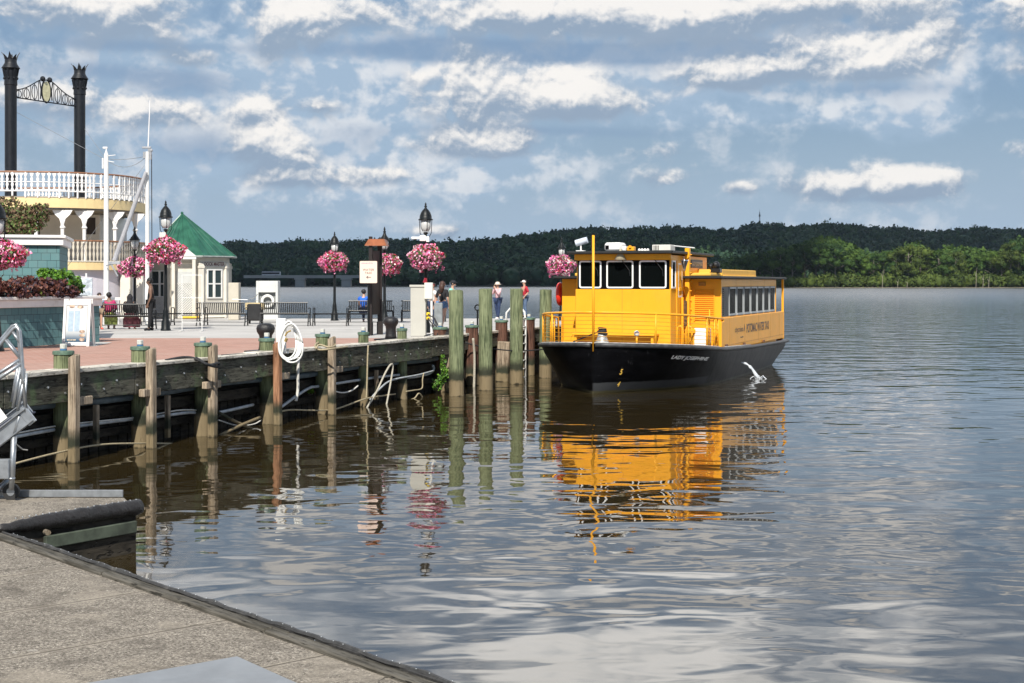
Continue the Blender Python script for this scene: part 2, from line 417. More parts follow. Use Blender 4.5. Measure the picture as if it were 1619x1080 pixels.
# ---------------- timber bulkhead: one thing
R = Matrix.Translation(ED(0)) @ Matrix(((NX.x, UY.x, 0, 0), (NX.y, UY.y, 0, 0), (0, 0, 1, 0), (0, 0, 0, 1)))   # local x = outwards, y = along
bkt = thing('bulkhead', 'weathered timber bulkhead carrying the edge of the brick promenade', 'bulkhead', ED(28), ANG)
def bb(y0, y1, x0, x1, z0, z1, mb, c=.012): mb.cbox(x0, x1, y0 - 28, y1 - 28, z0, z1, c); return mb
mb = MB(); u = U0; L = [U0, 19, 22.6, 27.0, 29.7, 33.6, 36.5, 38.9, U1]
for i in range(len(L) - 1):
    bb(L[i] + .006, L[i + 1] - .006, -.30, .10, DECK + .006, DECK + .075 + (i % 2) * .012, mb)
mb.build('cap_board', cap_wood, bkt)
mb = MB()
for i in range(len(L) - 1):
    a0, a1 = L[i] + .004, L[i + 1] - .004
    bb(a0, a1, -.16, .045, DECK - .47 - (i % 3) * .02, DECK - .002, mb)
mb.cur = 1
for i in range(60):
    uu = 18 + i * .52 + random.uniform(-.15, .15)
    if uu > U1: break
    z = DECK - .2 - (i % 2) * .13
    mb.tube([(.04, uu - 28, z), (.065, uu - 28, z)], .02, 8)
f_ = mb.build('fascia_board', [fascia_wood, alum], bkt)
mb = MB()
bb(U0, U2, -.75, -.60, -.6, 1.16, mb)
for i in range(150):                                   # vertical sheet boards of the wall behind
    uu = U0 + i * .3
    if uu > U2: break
    bb(uu, uu + .27, -.60, -.56, -.6, .62 + .06 * math.sin(i * 1.7), mb)
bb(U0, U1, -.57, -.35, .62, .84, mb); bb(U0, U1, -.57, -.42, .26, .42, mb)
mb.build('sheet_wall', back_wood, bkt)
mb = MB(); pts = [(-.28, y - 28, 1.0 - .03 * math.sin(y * .9)) for y in np.arange(U0, U1, .7)]
mb.tube(pts, .075, 10); mb.build('pipe', M('blue grey pipe', (.10, .14, .17), .5, .25, 5), bkt, smooth=True)
# second, stepped-back stretch of edge beyond the corner
mb = MB(); s0 = U1 + .2
for i, (aa, bb_) in enumerate(((s0, s0 + 2.7), (s0 + 3.0, s0 + 5.9), (s0 + 6.2, s0 + 9.4), (s0 + 9.6, s0 + 14), (s0 + 14.1, U2))):
    bb(aa, bb_, -.62, -.38, DECK - .02, DECK + .06, mb); 
mb.build('cap_board', cap_wood, bkt)
mb = MB(); bb(s0, U2, -.58, -.42, DECK - .45, DECK - .024, mb); mb.build('fascia_board', fascia_wood, bkt)
# corner return timber
mb = MB(); mb.cbox(-.55, .05, U1 - 28 + .0, U1 - 28 + .16, DECK - .46, DECK + .07, .012); mb.build('fascia_board', fascia_wood, bkt)
# ---------------- fender piles
def edge_u(px, off=0.0):
    k = (px - HX) / F; Y = (EN + off) / (k * NX.x + NX.y) ; return UY.x * k * Y + UY.y * Y
def pile(px, topy, r=.16, off=.0, timber=None, tw=.13, mat=None, label='', block=True, cap=True, lamp=True, name='fender_pile', gname='fender piles of the bulkhead', tt=None):
    uu = edge_u(px, off); base = ED(uu, off, 0); Y = base.y
    zt = H - (topy - HY) * Y / F
    t = thing(name, label, 'pile', (base.x, base.y, 0), ANG, gname)
    lean = random.uniform(-.012, .012)
    prof = [(r * 1.04, -.8), (r * 1.03, 0), (r, .8), (r * .98, zt)]
    m2 = MB().lathe(prof, 18)
    m2.v = [(x + z * lean + .006 * math.sin(9 * math.atan2(y, x)), y + .006 * math.cos(7 * math.atan2(y, x)), z) for x, y, z in m2.v]
    m2.build('post', mat or pile_wood, t, auto=50)
    lx = zt * lean
    if cap:
        MB().lathe([(r * 1.10, zt - .05), (r * 1.11, zt - .01), (r * 1.07, zt + .015), (.02, zt + .025)], 18, (lx, 0, 0)).build('cap', green_metal, t, auto=40)
    if lamp:
        l = MB(); l.cbox(lx - .05, lx + .05, -.045, .045, zt + .045, zt + .14, .012)
        lo = l.build('marker_light', M('clear plastic', (.5, .5, .46), .25, .2, 20), t)
        MB().lathe([(.062, zt + .025), (.062, zt + .046)], 12, (lx, 0, 0)).build('base_ring', M('blue plastic', (.06, .16, .32), .4), lo)
    if timber:
        tz = H - (timber - HY) * Y / F; x0 = r + .01 if off > -.05 else r + .01
        ox = .34
        q = MB(); q.cbox(-.08, .08, -tw, tw, -.8, tz, .02)
        q.v = [(x + ox + .02 * math.sin(z * 2 + px), y - .13 + .01 * math.sin(z * 3), z + (.03 * math.sin(x * 30) if z > 1 else 0)) for x, y, z in q.v]
        q.build('fender_timber', (rust_wood if px in (423, 692) else fender_wood), t)
        if block:
            ya = random.choice((-.42, -.2)); q = MB(); q.cbox(.25, .375, ya, ya + .55, DECK - .56, DECK - .41, .015)
            q.build('spacer_block', fender_wood, t)
    return t
labs = {100: 'green capped pile nearest the aluminium gangway, with a rounded grey fender timber and spacer block',
        222: 'capped mooring pile in front of the standing man in black, grey fender timber beside it',
        320: 'capped pile wrapped with a black line, between the lone grey pile and the hose coil',
        423: 'capped pile with a reddish brown fender timber, just left of the white hose coil',
        510: 'capped pile tied with tan rope, right of the white hose coil',
        574: 'slim pile without fender timber below the water taxi sign',
        636: 'slim lichen stained pile in front of the right black bollard'}
for px, ty, tim in ((100, 556, 561), (222, 549, 551), (320, 543, 546), (423, 536, 541), (510, 529, 533), (574, 526, None), (636, 520, None)):
    pile(px, ty, .17 if tim else .135, -.17, tim, .08, label=labs[px])
# ---------------- piles beyond the corner (brown, capped)
for px, ty, lb in ((695, 518, 'short brown capped pile at the corner of the bulkhead'), (747, 515, 'brown capped pile between the first two tall green pilings'),
                   (793, 507, 'brown capped pile right of the woman in pink'), (836, 503, 'brown capped pile behind the white boarding ladder')):
    pile(px, ty, .2, -.35, None, mat=brown_pile, label=lb, gname='brown capped piles past the corner', name='capped_pile')
for px, ty, lb in ((706, 552, 'grey rotting fender timber at the corner, leaves growing from it'), (795, 540, 'slanted grey timber between the second and third tall pilings')):
    uu = edge_u(px, -.1); p = ED(uu, -.1)
    q = MB(); q.cbox(-.2, .2, -.13, .13, -.7, H - (ty - HY) * p.y / F, .02)
    o = q.build('fender_timber', fender_wood); o.location = p; o.rotation_euler = (0, .05, ANG); tag(o, lb, 'timber')
# ---------------- tall free standing pilings
tall = [(722, 39.6, 459, 'tall green piling nearest the camera, at the left end of the row of five'), (768, 41.7, 457, 'tall green piling second from the left in the row of five'),
        (816.5, 44.3, 457, 'tall green piling in front of the man in red'), (862, 47.2, 458, 'tall green piling just left of the boat railing'), (896, 50, 457, 'tall green piling behind the red life ring, partly hidden by the boat')]
for i, (px, Y, ty, lb) in enumerate(tall):
    x = (px - HX) * Y / F; zt = H - (ty - HY) * Y / F; r = .205
    m2 = MB().lathe([(r * 1.03, -1), (r * 1.02, 0), (r, 1), (r * .97, zt - .03), (r * .9, zt), (.01, zt + .01)], 24)
    m2.v = [(a_ + .007 * math.sin(9 * math.atan2(b_, a_) + i), b_, z + (.015 * math.sin(a_ * 20) if z > 1.5 else 0)) for a_, b_, z in m2.v]
    o = m2.build('piling', pile_wood, auto=50); o.location = (x, Y, 0); o.rotation_euler = (.006 * math.sin(i * 3), -.006, i)
    tag(o, lb, 'piling', 'tall pilings beside the boat')
# ---------------- ropes, cables, pipes under the edge
def edge_pt(px, py, off):
    k = (px - HX) / F; Y = (EN + off) / (k * NX.x + NX.y)
    return Vector((k * Y, Y, H - (py - HY) * Y / F))
def cable(pts, r, mat, label, cat, name, off, n=6, group=None):
    P = []
    raw = [edge_pt(x, y, off if len(p) == 0 else p[0]) for x, y, *p in pts]
    for i in range(len(raw) - 1):
        a = raw[max(i - 1, 0)]; b = raw[i]; c = raw[i + 1]; d = raw[min(i + 2, len(raw) - 1)]
        for k in range(5):
            t = k / 5
            P.append(.5 * ((2 * b) + (c - a) * t + (2 * a - 5 * b + 4 * c - d) * t * t + (3 * b - a - 3 * c + d) * t ** 3))
    P.append(raw[-1]); o = MB().tube(P, r, n).build(name, mat, smooth=True, origin=tuple(raw[0]))
    return tag(o, label, cat, group)
cable([(-30, 702), (0, 695), (100, 677), (205, 663), (235, 661), (300, 652), (330, 655), (400, 640)], .035, cable_grey, 'long pale grey conduit slung under the left end of the bulkhead', 'cable', 'conduit', -.25)
cable([(0, 690), (100, 672), (215, 660), (290, 648), (335, 652)], .015, white_rope, 'thin white cable just above the long grey conduit', 'cable', 'cable', -.22)
cable([(20, 734), (90, 716), (160, 703), (240, 701), (300, 701), (345, 690)], .018, tan_rope, 'low sagging tan line along the dark wall by the first three piles', 'rope', 'rope', .02)
cable([(345, 652), (375, 668), (408, 682)], .035, fender_wood, 'loose pole leaning down to the water right of the black wrapped pile', 'pole', 'pole', .0)
cable([(345, 690), (375, 675), (411, 660)], .035, fender_wood, 'loose pole leaning up to the reddish fender timber, crossing another', 'pole', 'pole', .06)
cable([(345, 664), (375, 673), (400, 671), (412, 665)], .014, white_rope, 'thin white line behind the two crossed poles', 'rope', 'rope', -.15)
cable([(440, 647), (470, 625), (490, 613), (502, 611), (560, 602), (600, 596), (640, 592)], .035, cable_grey, 'white hose rising from the reddish timber along the dark wall', 'hose', 'hose', -.2)
cable([(440, 652), (460, 648), (500, 649), (530, 647), (570, 633), (590, 628), (625, 623)], .02, tan_rope, 'low tan line looping between the middle piles', 'rope', 'rope', .0)
cable([(525, 617), (540, 621), (555, 618), (566, 610)], .018, white_rope, 'short sagging white cable between the tan roped pile and the slim pile', 'cable', 'cable', .0)
cable([(580, 645), (595, 620), (608, 592), (617, 577), (621, 580), (617, 608), (611, 640), (609, 652)], .026, M('faded rope', (.40, .37, .30), .85, .2, 30), 'looped pale rope hanging into the water left of the lichen stained pile', 'rope', 'rope', .08)
cable([(585, 632), (600, 615), (620, 601), (660, 593), (686, 586)], .025, cable_grey, 'grey hose curving behind the looped pale rope', 'hose', 'hose', -.05)
cable([(644, 597), (662, 595), (680, 590), (686, 583), (684, 578)], .035, cable_grey, 'white hose curling right of the lichen stained pile', 'hose', 'hose', -.1)
cable([(642, 619), (655, 617), (667, 614), (668, 600), (670, 590)], .018, tan_rope, 'thin tan rope hanging near the corner above the water', 'rope', 'rope', .0)
cable([(642, 634), (655, 630), (662, 622), (668, 628)], .02, tan_rope, 'frayed rope end trailing to the water by the lichen stained pile', 'rope', 'rope', .02)
cable([(472, 565, .13), (471, 590, .13), (471, 615, .1), (468, 634, .08)], .035, white_rope, 'thick pale rope hanging straight down below the hose coil', 'rope', 'rope', .13)
cable([(748, 535, -.1), (750, 560, -.1), (750, 590, -.1), (749, 628, -.1)], .04, M('faded rope', (.40, .37, .30)), 'white hose hanging down to the water between the first two tall pilings', 'hose', 'hose', -.1)
cable([(582, 546), (581, 570), (580, 610), (579, 630)], .02, tan_rope, 'rope hanging down the right side of the slim pile', 'rope', 'rope', .2)
cable([(500, 551, .15), (505, 545, .1), (520, 549, .38), (530, 546, .3), (524, 541, .0), (505, 541, -.2), (498, 547, .0), (505, 553, .2), (529, 551, .42), (560, 547, -.1), (580, 545, -.1)], .022, tan_rope, 'tan rope wrapped round the pile right of the hose coil', 'rope', 'rope', .1)
cable([(262, 570, -.1), (290, 565, -.1), (308, 567, .1), (330, 577, .36), (345, 574, .3), (343, 580, .3), (325, 575, .4), (310, 566, .0)], .03, black_rope, 'black line wrapped round the third pile', 'rope', 'rope', .1)
cable([(350, 562, -.1), (380, 560, -.1), (401, 560, -.1)], .02, black_rope, 'black cable lying on the cap board left of the reddish timber', 'cable', 'cable', -.1)
cable([(640, 545, -.1), (670, 541, -.1), (690, 532, -.3), (690, 515, -.4), (684, 498, -.6)], .014, black_rope, 'thin black cable running to the electric cabinet', 'cable', 'cable', -.1)
for px, y0, y1, lb in ((152, 640, 706, 'short square stake hanging under the bulkhead between the first two piles'), (265, 625, 692, 'short square stake hanging under the bulkhead between the second and third pile'), (595, 585, 632, 'short dark stake hanging behind the looped pale rope')):
    a, b_ = edge_pt(px, y0, -.1), edge_pt(px, y1, -.1)
    q = MB(); q.cbox(-.045, .045, -.045, .045, 0, a.z - b_.z, .008); o = q.build('stake', fender_wood); o.location = b_; o.rotation_euler = (0, 0, ANG); tag(o, lb, 'stake')
# mooring lines of the boat
def sag(a, b, s, n=14):
    a, b = Vector(a), Vector(b); return [a.lerp(b, i / n) - Vector((0, 0, s * 4 * (i / n) * (1 - i / n))) for i in range(n + 1)]
BO = Vector((2.3, 40.4, 0))
def BP(t, s, z): return BO + NX * t + UY * s + Vector((0, 0, z))
def rope(a, b, s, r, label):
    o = MB().tube(sag(a, b, s), r, 6).build('mooring_rope', black_rope, smooth=True, origin=tuple(a)); tag(o, label, 'rope', 'black mooring ropes of the yellow boat')
rope(PD(733, 541, 43), BP(-2.55, 4.2, 1.1), .18, .022, 'black mooring rope sagging behind the tall pilings to the bow')
rope(BP(-.9, .95, 1.42), BP(.12, .42, 1.78), .0, .02, 'short taut black rope running up to the bow bitt')
rope(ED(48.5, -.4, 1.7), BP(-2.6, 4.3, 2.0), .08, .018, 'thin black rope from the dock up to the port railing')
# ---------------- boarding ladder
lt = thing('boarding_ladder', 'white pipe ladder with a hooped top hanging on the dock edge', 'ladder', ED(edge_u(838, .05), -.3, 0), ANG)
wl = M('white pipe', (.72, .72, .7), .4, .08, 5)
for y in (-.23, .2):
    MB().tube([(.12, y, -.5), (.12, y, DECK + .3), (.08, y, DECK + .62), (-.05, y, DECK + .76), (-.25, y, DECK + .76), (-.4, y, DECK + .6), (-.42, y, DECK + .1)], .035, 8).build('rail', wl, lt, smooth=True)
for i in range(8): MB().tube([(.12, -.23, .0 + i * .28), (.12, .2, .0 + i * .28)], .022, 8).build('rung', wl, lt, smooth=True)
# ------------------------------------------------------------------ floating dock
FZ = .5
def FG(x, y, dz=0): return G(x, y, FZ + dz)
agg = None
def agg_mat():
    m, nt, b = newmat('exposed aggregate'); P = coords(nt, 'World')
    sp = nz(nt, P, 55, 5, .85); w = nz(nt, P, 1.3, 7, .68, .1); st = nz(nt, vscale(nt, P, (1.1, 1.7, 1)), 2.2, 7, .66, .1)
    col = mixc(nt, smooth(sp, .40, .62), (.07, .061, .05), (.40, .355, .295))
    spk = smooth(nz(nt, P, 55, 2, .5), .66, .72); col = mixc(nt, spk, col, (.55, .50, .43))
    col = mixc(nt, smooth(w, .52, .60) * .55, col, (.31, .272, .22))
    col = mixc(nt, smooth(st, .45, .7) * .6, col, (.095, .082, .068))
    rot = nt.nodes.new('ShaderNodeVectorMath'); rot.operation = 'DOT_PRODUCT'
    nt.links.new(P.k, rot.inputs[0]); rot.inputs[1].default_value = (.658, -.753, 0)
    s = E(nt, rot.outputs['Value']) * (1 / 1.39) + .115
    fr = s.f('FRACT'); j = smooth((fr - .5).f('ABSOLUTE'), .43, .5)
    col = mixc(nt, smooth(fr, .0, .22) * .0 + j * .5, col, (.33, .29, .235))
    vo = nt.nodes.new('ShaderNodeTexVoronoi'); vo.feature = 'DISTANCE_TO_EDGE'; vo.inputs['Scale'].default_value = .42
    wv = nt.nodes.new('ShaderNodeVectorMath'); wv.operation = 'ADD'; nt.links.new(P.k, wv.inputs[0]); nt.links.new(vscale(nt, nz(nt, P, 2.5, 5, .6, 0, True), (.5, .5, .5)).k, wv.inputs[1]); nt.links.new(wv.outputs[0], vo.inputs['Vector'])
    crk = smooth(E(nt, vo.outputs['Distance']), .006, .002) * smooth(nz(nt, P, .5, 2), .48, .55)
    col = mixc(nt, crk * .8, col, (.03, .026, .02))
    spot = smooth(nz(nt, P, 9, 3, .5), .70, .74) * smooth(nz(nt, P, .7, 2), .45, .6); col = mixc(nt, spot * .6, col, (.50, .48, .43))
    wet = smooth(nz(nt, P, 1.9, 5, .6, .4), .58, .66); col = mixc(nt, wet * .35, col, (.07, .06, .048))
    line = smooth((fr - .5).f('ABSOLUTE'), .490, .4965)
    col = mixc(nt, line * .85, col, (.05, .043, .035))
    setc(nt, b, col); b.inputs['Roughness'].default_value = .9; b.inputs['Specular IOR Level'].default_value = .2
    bump(nt, b, sp + line * -.6, .006); return m
agg = agg_mat()
e0 = FG(2, 842); e1 = FG(700, 1080); ed = (e1 - e0).normalized(); en = Vector((-ed.y, ed.x, 0))
if en.x < 0: en = -en
e0 = e0 - en * .15; e2 = e0 + ed * 22
fp = FG(215, 806); fl = FG(196, 787); fll = FG(-700, 787)
poly = [e0, e2, Vector((-14, e2.y, 0)), Vector((fll.x, fll.y, 0)), fl, fp]
fdk = thing('floating_dock', 'concrete floating dock with a timber edge and a black rubber bumper', 'floating dock', (-5, 12, 0))
def L_(p): return (p[0] + 5, p[1] - 12)
MB().prism([L_(p) for p in poly][::-1], -.35, FZ - .03).build('float_side', back_wood, fdk); MB().prism([L_(p) for p in poly][::-1], FZ - .0298, FZ).build('deck_slab', agg, fdk)
# fender boards along the long edge
mb = MB(); Ln = 22
def strip(mb, o0, o1, z0, z1, s0=0, s1=Ln, step=1.4, origin=e0, d=ed, nn=en, gap=.01, jit=.0):
    s = s0
    while s < s1 - .05:
        e = min(s + step, s1); j = random.uniform(-jit, jit)
        m4 = Matrix(((d.x, nn.x, 0, origin.x + 5), (d.y, nn.y, 0, origin.y - 12), (0, 0, 1, 0), (0, 0, 0, 1)))
        mb.cbox(s + gap, e - gap, o0 + j, o1 + j, z0, z1 + j, .012, m4); s = e
float_wood = wood('grey dock timber', (.045, .04, .03), (.12, .11, .092), grain=(2.2, 26, 26), rot=math.radians(48.8))
strip(mb, -.04, .05, FZ - .03, FZ + .035, step=2.8, jit=.006); mb.build('edge_board', float_wood, fdk)
mb = MB(); strip(mb, .055, .14, FZ - .22, FZ + .0, step=1.9, jit=.01); mb.build('rub_board', float_wood, fdk)
mb = MB(); strip(mb, .143, .165, FZ - .25, FZ + .02, step=6, jit=.0)
# ragged rubber lip
pts = []
s = .3
while s < 14:
    pts.append(e0 + ed * s + en * (.15 + .02 * random.random()) + Vector((5, -12, .005 + .014 * random.random()))); s += .13
mb.tube([Vector(p) for p in pts], .02, 6); mb.cur = 1
for i in range(80):
    p = e0 + ed * (.3 + i * .17 + random.uniform(-.05, .05)) + en * .15 + Vector((5, -12, .035)); mb.ball(p, .0045, n=6, m=4)
mb.build('rubber_strip', [M('old rubber', (.035, .034, .033), .6, .3, 20, dirt=(.2, .19, .17)), alum], fdk)
# black bumper on the short arm
b0 = e0 + (fp - e0).normalized() * .12; b1 = fp + (fp - e0).normalized() * .05; bd = (b1 - b0); 
mb = MB(); P = []; Rr = []
for i in range(26):
    t = i / 25; p = b0.lerp(b1, t); P.append(p + Vector((5, -12, .03 + .006 * math.sin(i * 2.3)))); Rr.append((.045 + .045 * min(1, t * 3)) * (1 + .05 * math.sin(i * 1.9)))
mb.tube(P, Rr, 14); mb.cur = 1
for i in range(20):
    t = .12 + i * .045; p = b0.lerp(b1, min(t, .99)) + Vector((5, -12, .03 + .088)); mb.ball(p, .010, n=6, m=4)
bo = mb.build('bumper', [M('black rubber', (.016, .014, .013), .45, .3, 4, bmp=.02, dirt=(.07, .065, .06)), alum], fdk, smooth=True)
bdd = (b1 - b0).normalized(); bp = Vector((bdd.y, -bdd.x, 0)) * .02
mb = MB(); b0 = e0; bdd = (fp - e0).normalized(); m4 = frame(e0 + Vector((5, -12, 0)) + bdd * .7, bdd, (0, 0, 1)); b1 = fp
mb.cbox(0, (b1 - b0).length - .72, -.26, -.12, -.03, .05, .01, m4); mb.build('wale', M('green weathered board', (.055, .068, .048), .85, .5, 3, dirt=(.05, .045, .03)), fdk)
mb = MB(); qa = L_(FG(20, 846)); qb = L_(FG(196, 804)); qc = L_(FG(196, 790)); qd = L_(FG(15, 800))
# aluminium angle along the far edge
mb = MB(); pA = FG(20, 786.5); pB = FG(194, 786.5)
mb.cbox(pA.x + 5, pB.x + 5, pA.y - 12, pB.y - 11.97, FZ + .002, FZ + .09, .004); mb.cbox(pA.x + 5 - 4, pA.x + 4.99, pA.y - 12, pB.y - 11.97, FZ + .002, FZ + .088, .004)
mb.build('metal_curb', alum, fdk)
# cleat/pin
MB().tube([tuple(FG(72, 844) + Vector((5, -12, .02))), tuple(FG(76, 850) + Vector((5, -12, .05)))], .03, 8).build('pin', fender_wood, fdk)
# float plate
A = G(375, 1040, FZ + .035); B = G(460, 1078, FZ + .035); C_ = G(80, 1080, FZ + .035); vA = (B - A).normalized(); vB = (C_ - A).normalized(); vB = (vB - vA * vB.dot(vA)).normalized()
mp = MB(); m4 = frame(A, vA, vB)
sgn = m4.to_3x3().col[2].z
mp.cbox(0, 2.2, 0, 2.9, -.012, .012, .004, m4); tag(mp.build('metal_plate', M('galvanised plate', (.25, .265, .28), .55, .10, 3, metal=.35, dirt=(.30, .31, .32)), origin=tuple(A)), 'pale grey metal hatch plate lying on the floating dock', 'plate')
# ------------------------------------------------------------------ gangway
gw = thing('gangway', 'aluminium boarding gangway with tubular handrails, its wheel resting on the floating dock', 'gangway', FG(18, 790))
GB0 = gw.location.copy(); mats_ = alum
def gp_(x, y, w=0, dd=0): v = PD(x, y, 17.2 + dd) - GB0; return v + Vector((-.33, .9, 0)) * w
def ext(a, b, L):            # carry the line a->b on past b by length L
    d = (b - a).normalized(); return b + d * L
for w in (0, 1):
    mb = MB(); a, b = gp_(27, 517, w), gp_(0, 545, w)
    mb.tube([gp_(41, 652, w), gp_(36, 590, w), gp_(33, 545, w), gp_(31, 524, w), gp_(27, 517, w), gp_(22, 519, w), b, ext(a, b, 1.25)], .024, 10)
    mb.build('handrail', alum, gw, smooth=True)
    mb = MB(); a, b = gp_(34, 575, w), gp_(0, 597, w); mb.tube([a, b, ext(a, b, 1.25)], .024, 8)
    mb.tube([gp_(8, 537, w), gp_(33, 568, w)], .020, 8); mb.tube([gp_(19, 524, w), gp_(34, 545, w)], .018, 8)
    mb.tube([gp_(32, 580, w), gp_(21, 645, w)], .024, 8); mb.tube([gp_(38, 600, w), gp_(28, 650, w)], .022, 8); mb.tube([gp_(38, 655, w), gp_(42, 590, w)], .014, 8)
    mb.tube([gp_(-20, 560, w), gp_(-4, 640, w)], .02, 8); mb.tube([gp_(-70, 620, w), gp_(-40, 720, w)], .02, 8)
    mb.build('truss', alum, gw, smooth=True)
    a, b = gp_(47, 655, w), gp_(0, 691, w); dr = (b - a).normalized(); m4 = frame(a, dr, Vector((0, 0, 1)) - dr * dr.z)
    mb = MB(); mb.cbox(0, 1.75, -.09, .09, -.012, .012, .004, m4); mb.cbox(0, 1.75, .075, .09, -.05, .05, .003, m4); mb.cbox(0, 1.75, -.09, -.075, -.05, .05, .003, m4); mb.cbox(-.02, .09, -.11, .11, -.022, .022, .004, m4)
    mb.build('side_beam', alum, gw)
    if w == 0:
        mb = MB(); mb.cbox(.24, 1.2, .13, .30, -.006, .006, .003, m4); mb.build('kick_board', white_paint, gw)
        mb = MB(); mb.cbox(.22, 1.7, .09, .115, .02, .92, .004, m4); mb.build('tread', M('navy deck tread', (.03, .035, .06), .7), gw)
mb = MB(); mb.tube([gp_(18, 775), gp_(20, 735), gp_(22, 690)], [.03, .035, .035], 10); mb.tube([gp_(18, 758), gp_(18, 755)], .045, 10); mb.tube([gp_(22, 690), gp_(33, 650)], .022, 8); mb.build('leg', alum, gw, smooth=True)
mb = MB(); a = gp_(0, 757); mb.cbox(a.x - .3, a.x + .13, a.y - .06, a.y + .06, a.z, a.z + .24, .01); mb.build('bracket', alum, gw)
mb = MB(); mb.tube([gp_(22, 700), gp_(36, 711), gp_(44, 712)], .012, 6); mb.build('crank', black_metal, gw)
MB().tube([(.0, -.03, .1), (.0, .03, .1)], .10, 18).build('wheel', M('wheel rubber', (.02, .02, .02), .7), gw)
MB().tube([(-.0, -.034, .1), (-.0, .034, .1)], .05, 12).build('hub', alum, gw)
mb = MB(); mb.tube([(-.02, .1, .28), (-.25, .1, .06), (-.9, .1, .06)], .035, 8); mb.build('foot_rail', alum, gw, smooth=True)
# ------------------------------------------------------------------ the yellow boat (local x = starboard, y = aft, z up)
boat = thing('water_taxi', 'yellow double-cabin ferry with a black hull moored beside the tall pilings', 'boat', BO, ANG)
yel = M('yellow boat paint', (.87, .385, .02), .4, .05, 1.2, spec=.25, dirt=(.80, .38, .05))
def hull_mat():
    m, nt, b = newmat('black hull paint'); P = coords(nt, 'Object'); x, y, z = sep(nt, P)
    n = nz(nt, vscale(nt, P, (1, .7, 3)), 1.5, 5, .6)
    col = mixc(nt, smooth(n, .4, .7), (.002, .002, .0025), (.005, .005, .006))
    band = smooth(z + (nz(nt, P, 3, 3) - .5) * .05, .32, .28) * smooth(y, 4.6, 3.9) * smooth(x, -.05, .05)
    col = mixc(nt, band * .85, col, (.045, .047, .05))
    scr = smooth(nz(nt, vscale(nt, P, (2, 2, 14)), 1.2, 5, .7), .62, .72)
    col = mixc(nt, scr * .3, col, (.05, .05, .053))
    col = mixc(nt, smooth(z + (nz(nt, P, 6, 3) - .5) * .06, .09, .05), col, (.05, .045, .025))
    mk = smooth(nz(nt, vscale(nt, P, (3, 1.2, 1.2)), 1.6, 6, .7), .60, .68) * smooth(z, .55, .95); col = mixc(nt, mk * .4, col, (.06, .06, .062))
    setc(nt, b, col); b.inputs['Roughness'].default_value = .38; b.inputs['IOR'].default_value = 1.2; b.inputs['Specular IOR Level'].default_value = .3
    bump(nt, b, nz(nt, P, 1.3, 2), .02); return m
hullm = hull_mat()
def streak(m):
    nt = m.node_tree; b = nt.nodes['Principled BSDF']; src = b.inputs['Base Color'].links[0].from_socket; P = coords(nt, 'Object')
    s = smooth(nz(nt, vscale(nt, P, (5, 5, .55)), 1.0, 6, .62), .54, .74); t = smooth(nz(nt, P, .8, 4, .6), .42, .62)
    r_ = smooth(nz(nt, vscale(nt, P, (16, 16, 1.0)), 1.0, 3, .5), .68, .74)
    c = mixc(nt, s * t * .28, E(nt, src), (.42, .20, .04)); c = mixc(nt, r_ * t * .35, c, (.22, .09, .03)); nt.links.new(c.k, b.inputs['Base Color'])
streak(yel)
def interp(tab, s):
    for (a, va), (b, vb) in zip(tab, tab[1:]):
        if s <= b: t = (s - a) / (b - a); t = max(0, t); return va + (vb - va) * t
    return tab[-1][1]
BD = [(0, .05), (.25, .75), (.5, 1.15), (1, 1.68), (1.5, 2.04), (2, 2.28), (3, 2.55), (4, 2.66), (5.5, 2.74), (9, 2.78), (16.6, 2.68)]
BW = [(0, .02), (.5, .36), (1, .70), (2, 1.38), (3, 1.92), (4, 2.22), (5.5, 2.40), (8, 2.46), (12, 2.44), (16.6, 2.25)]
ZD = [(0, 1.41), (2, 1.30), (5, 1.12), (9, 1.03), (16.6, .93)]
def sec(s):
    d, w, z = interp(BD, s), interp(BW, s), interp(ZD, s)
    ck = .30 if s < 6 else .25
    return [(0, -.55), (w * .75, -.4), (w, 0), (w + (d - w) * .30, ck), (w + (d - w) * .86, z - .28), (d, z)]
SS = [0, .12, .25, .5, .75, 1, 1.5, 2, 2.5, 3, 3.5, 4, 4.75, 5.5, 7, 9, 11, 13, 15, 15.6, 16.2, 16.6]
vs = []; fs = []
for s in SS:
    se = sec(s)
    for j, (x, z) in enumerate(se):
        yy = s
        if s > 15: yy = s - max(0, (z * -1 + 1)) * .8 * (s - 15) / 1.6
        if s < 1: yy = s + (1 - s) * max(0, -z) * .5
        vs.append((x, yy, z))
n = 6; k = len(SS)
off = len(vs); vs += [(-x, y, z) for x, y, z in vs]
for i in range(k - 1):
    for j in range(n - 1):
        a = i * n + j; fs.append((a, a + n, a + n + 1, a + 1)); a += off; fs.append((a, a + 1, a + n + 1, a + n))
fs.append(tuple((k - 1) * n + j for j in range(n)) + tuple(off + (k - 1) * n + j for j in range(n))[::-1])
fs.append(tuple(range(n))[::-1] + tuple(off + j for j in range(n)))
h = MB(); h.add(vs, fs); ho = h.build('hull', hullm, boat, auto=22)
# deck
mb = MB(); pl = [(interp(BD, s) - .03, s, interp(ZD, s) - .12) for s in SS[1:]]
for i in range(len(pl) - 1):
    a, b = pl[i], pl[i + 1]; mb.quad((-a[0], a[1], a[2]), (a[0], a[1], a[2]), (b[0], b[1], b[2]), (-b[0], b[1], b[2]))
mb.build('deck', M('grey deck paint', (.25, .26, .27), .7, .1, 4), boat)
